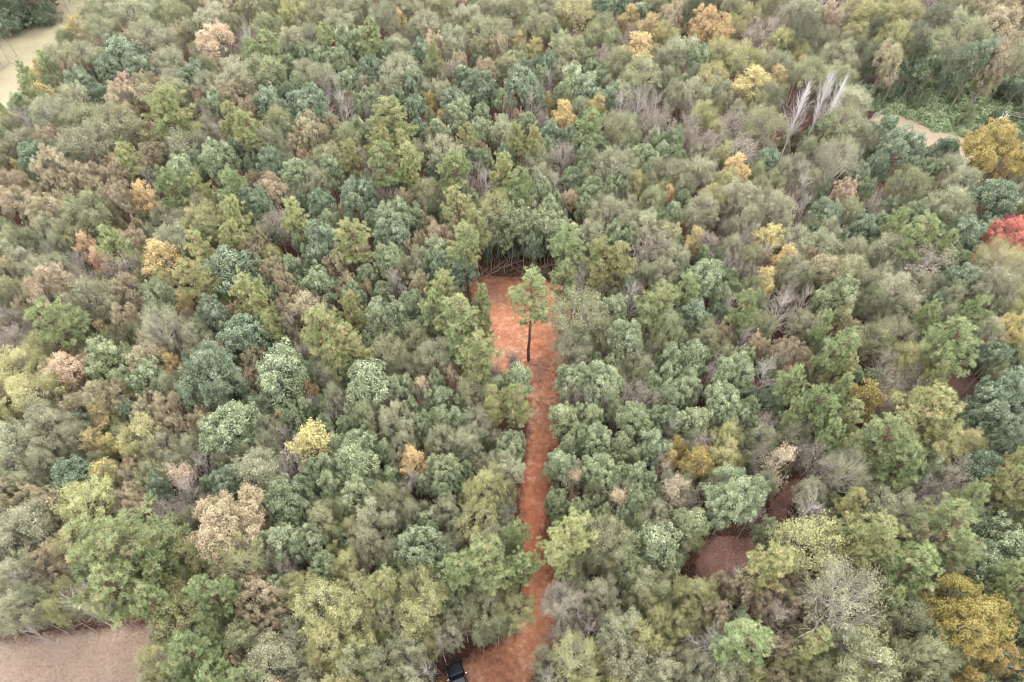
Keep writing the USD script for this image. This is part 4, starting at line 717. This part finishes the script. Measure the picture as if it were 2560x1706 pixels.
# ------------------------------------------------------------------ utility pole, wires, fence, shed
pb = at(2520, 280, 9.6)[0]
def utility_pole(x, y, label):
    t = thing('utility_pole', label, 'utility pole', (x, y, float(gz(x, y))), -10)
    part(t, 'pole', tubes([(0, 0, -0.5)], [(0, 0, 9.8)], 0.17, 0.12, 12), 'pole_wood', 40)
    part(t, 'crossarm', rbox(0.1, 2.0, 0.12, (0.12, 0, 9.1), 0.02), 'pole_wood', 40)
    for yy in (-0.85, 0.0, 0.85):
        part(t, 'insulator', tubes([(0.12, yy, 9.16), (0.12, yy, 9.28)], [(0.12, yy, 9.28), (0.12, yy, 9.42)], [0.06, 0.09], [0.09, 0.05], 10), 'insulator', 40)
    for k, (yy, xx) in enumerate(((-0.42, -0.28), (0.42, -0.28))):
        tank = part(t, 'transformer', tubes([(xx, yy, 7.0), (xx, yy, 7.06)], [(xx, yy, 7.06), (xx, yy, 8.0)], [0.3, 0.34], [0.34, 0.34], 20), 'transformer_grey', 40)
        part(tank, 'lid', tubes([(xx, yy, 8.0), (xx, yy, 8.08)], [(xx, yy, 8.08), (xx, yy, 8.16)], [0.36, 0.34], [0.34, 0.02], 20), 'transformer_grey', 40)
        part(tank, 'bushing', tubes([(xx, yy, 8.14)], [(xx, yy, 8.5)], 0.06, 0.035, 8), 'insulator', 40)
    part(t, 'cutout', rbox(0.14, 0.14, 0.62, (-0.3, -0.75, 9.1), 0.04), 'transformer_grey', 40)
    part(t, 'cutout', rbox(0.14, 0.14, 0.5, (-0.25, 0.7, 8.75), 0.04), 'transformer_grey', 40)
    return t
utility_pole(pb[0], pb[1], 'wooden utility pole with two grey transformers behind the golden tree')
ang = math.radians(-10); end = np.array([pb[0] + 55, pb[1] - 16, 8.8])
for i, yy in enumerate((-0.85, 0.0, 0.85)):
    s0 = np.array([pb[0] + 0.12 * math.cos(ang) - yy * math.sin(ang), pb[1] + yy * math.cos(ang), 9.4]); e0 = end + [0, yy, 0]
    q = np.linspace(0, 1, 25)[:, None]; pts = s0 + (e0 - s0) * q - np.array([0, 0, 1.0]) * 4 * q * (1 - q) * 0.9
    tag(mesh_prim('/World/' + numbered('power_line'), *tubes(pts[:-1], pts[1:], 0.022, 0.022, 5), 'wire_metal', smooth=True), ('power wire nearest the camera', 'middle power wire of three', 'farthest power wire of three')[i] + ' running right from the utility pole', 'wire', 'wires on the utility pole')
g0 = np.array([pb[0], pb[1], 8.9]); g1 = np.array([pb[0] - 7, pb[1] + 1, 0.2])
tag(mesh_prim('/World/guy_wire', *tubes([g0], [g1], 0.015, 0.015, 5), 'wire_metal'), 'thin guy wire slanting from the utility pole into the vines', 'wire')
f0, f1, f2 = at(2180, 296)[0], at(2232, 268)[0], at(2330, 300)[0]
fence = thing('wire_fence', 'low wire mesh fence between the sandy path and the vine thicket', 'fence', (f1[0], f1[1], float(gz(f1[0], f1[1]))))
line = [f0 + (f1 - f0) * q for q in np.linspace(0, 1, 4)] + [f1 + (f2 - f1) * q for q in np.linspace(0, 1, 6)[1:]]
for q in line: part(fence, 'post', tubes([(q[0] - f1[0], q[1] - f1[1], -0.3)], [(q[0] - f1[0], q[1] - f1[1], 1.6)], 0.06, 0.05, 6), 'galvanised')
seg = []
for a, b in zip(line[:-1], line[1:]):
    a, b = a - f1, b - f1
    for z in np.linspace(0.15, 1.5, 9): seg.append(((a[0], a[1], z), (b[0], b[1], z)))
    for u in np.linspace(0, 1, 12): seg.append(((a[0] + (b[0] - a[0]) * u, a[1] + (b[1] - a[1]) * u, 0.1), (a[0] + (b[0] - a[0]) * u, a[1] + (b[1] - a[1]) * u, 1.5)))
part(fence, 'wire_mesh', tubes(np.array([s[0] for s in seg]), np.array([s[1] for s in seg]), 0.008, 0.008, 3), 'galvanised')
sp = at(2192, 1072, 2.0)[0]
shed = thing('garden_shed', 'small shed with grey metal gable roof half hidden by a pine', 'shed', (sp[0], sp[1], float(gz(sp[0], sp[1]))), 25)
part(shed, 'wall', rbox(1.7, 1.7, 1.7, (0, 0, 0.85), 0.02), 'shed_wall')
for s in (-1, 1):
    a = np.array([(0, -1.05, 2.5), (s * 1.1, -1.05, 1.6), (s * 1.1, 1.05, 1.6), (0, 1.05, 2.5)], float); b = a + [0, 0, -0.05]
    part(shed, 'roof_panel', (np.vstack([a, b]), np.array([[0, 1, 2], [0, 2, 3], [4, 6, 5], [4, 7, 6], [0, 4, 5], [0, 5, 1], [1, 5, 6], [1, 6, 2], [2, 6, 7], [2, 7, 3]])), 'grey_roof_metal')
part(shed, 'door', rbox(0.7, 0.05, 1.5, (0, -0.87, 0.78), 0.01), 'grey_roof_metal')
part(shed, 'gable', (np.array([(-0.85, -0.85, 1.7), (0.85, -0.85, 1.7), (0, -0.85, 2.42)], float), np.array([[0, 1, 2]])), 'shed_wall')
if __name__ == '__main__' or True:
    print('trees', len(trees), 'things', sum(count.values()), count, 'rest', len(rest), 'kinds', len(PROTO), 'class tris', sum(len(s['crown'][1]) if s['crown'] is not None else 0 for _, s in PROTO.values()) + sum(len(s['limbs'][1]) for _, s in PROTO.values()))
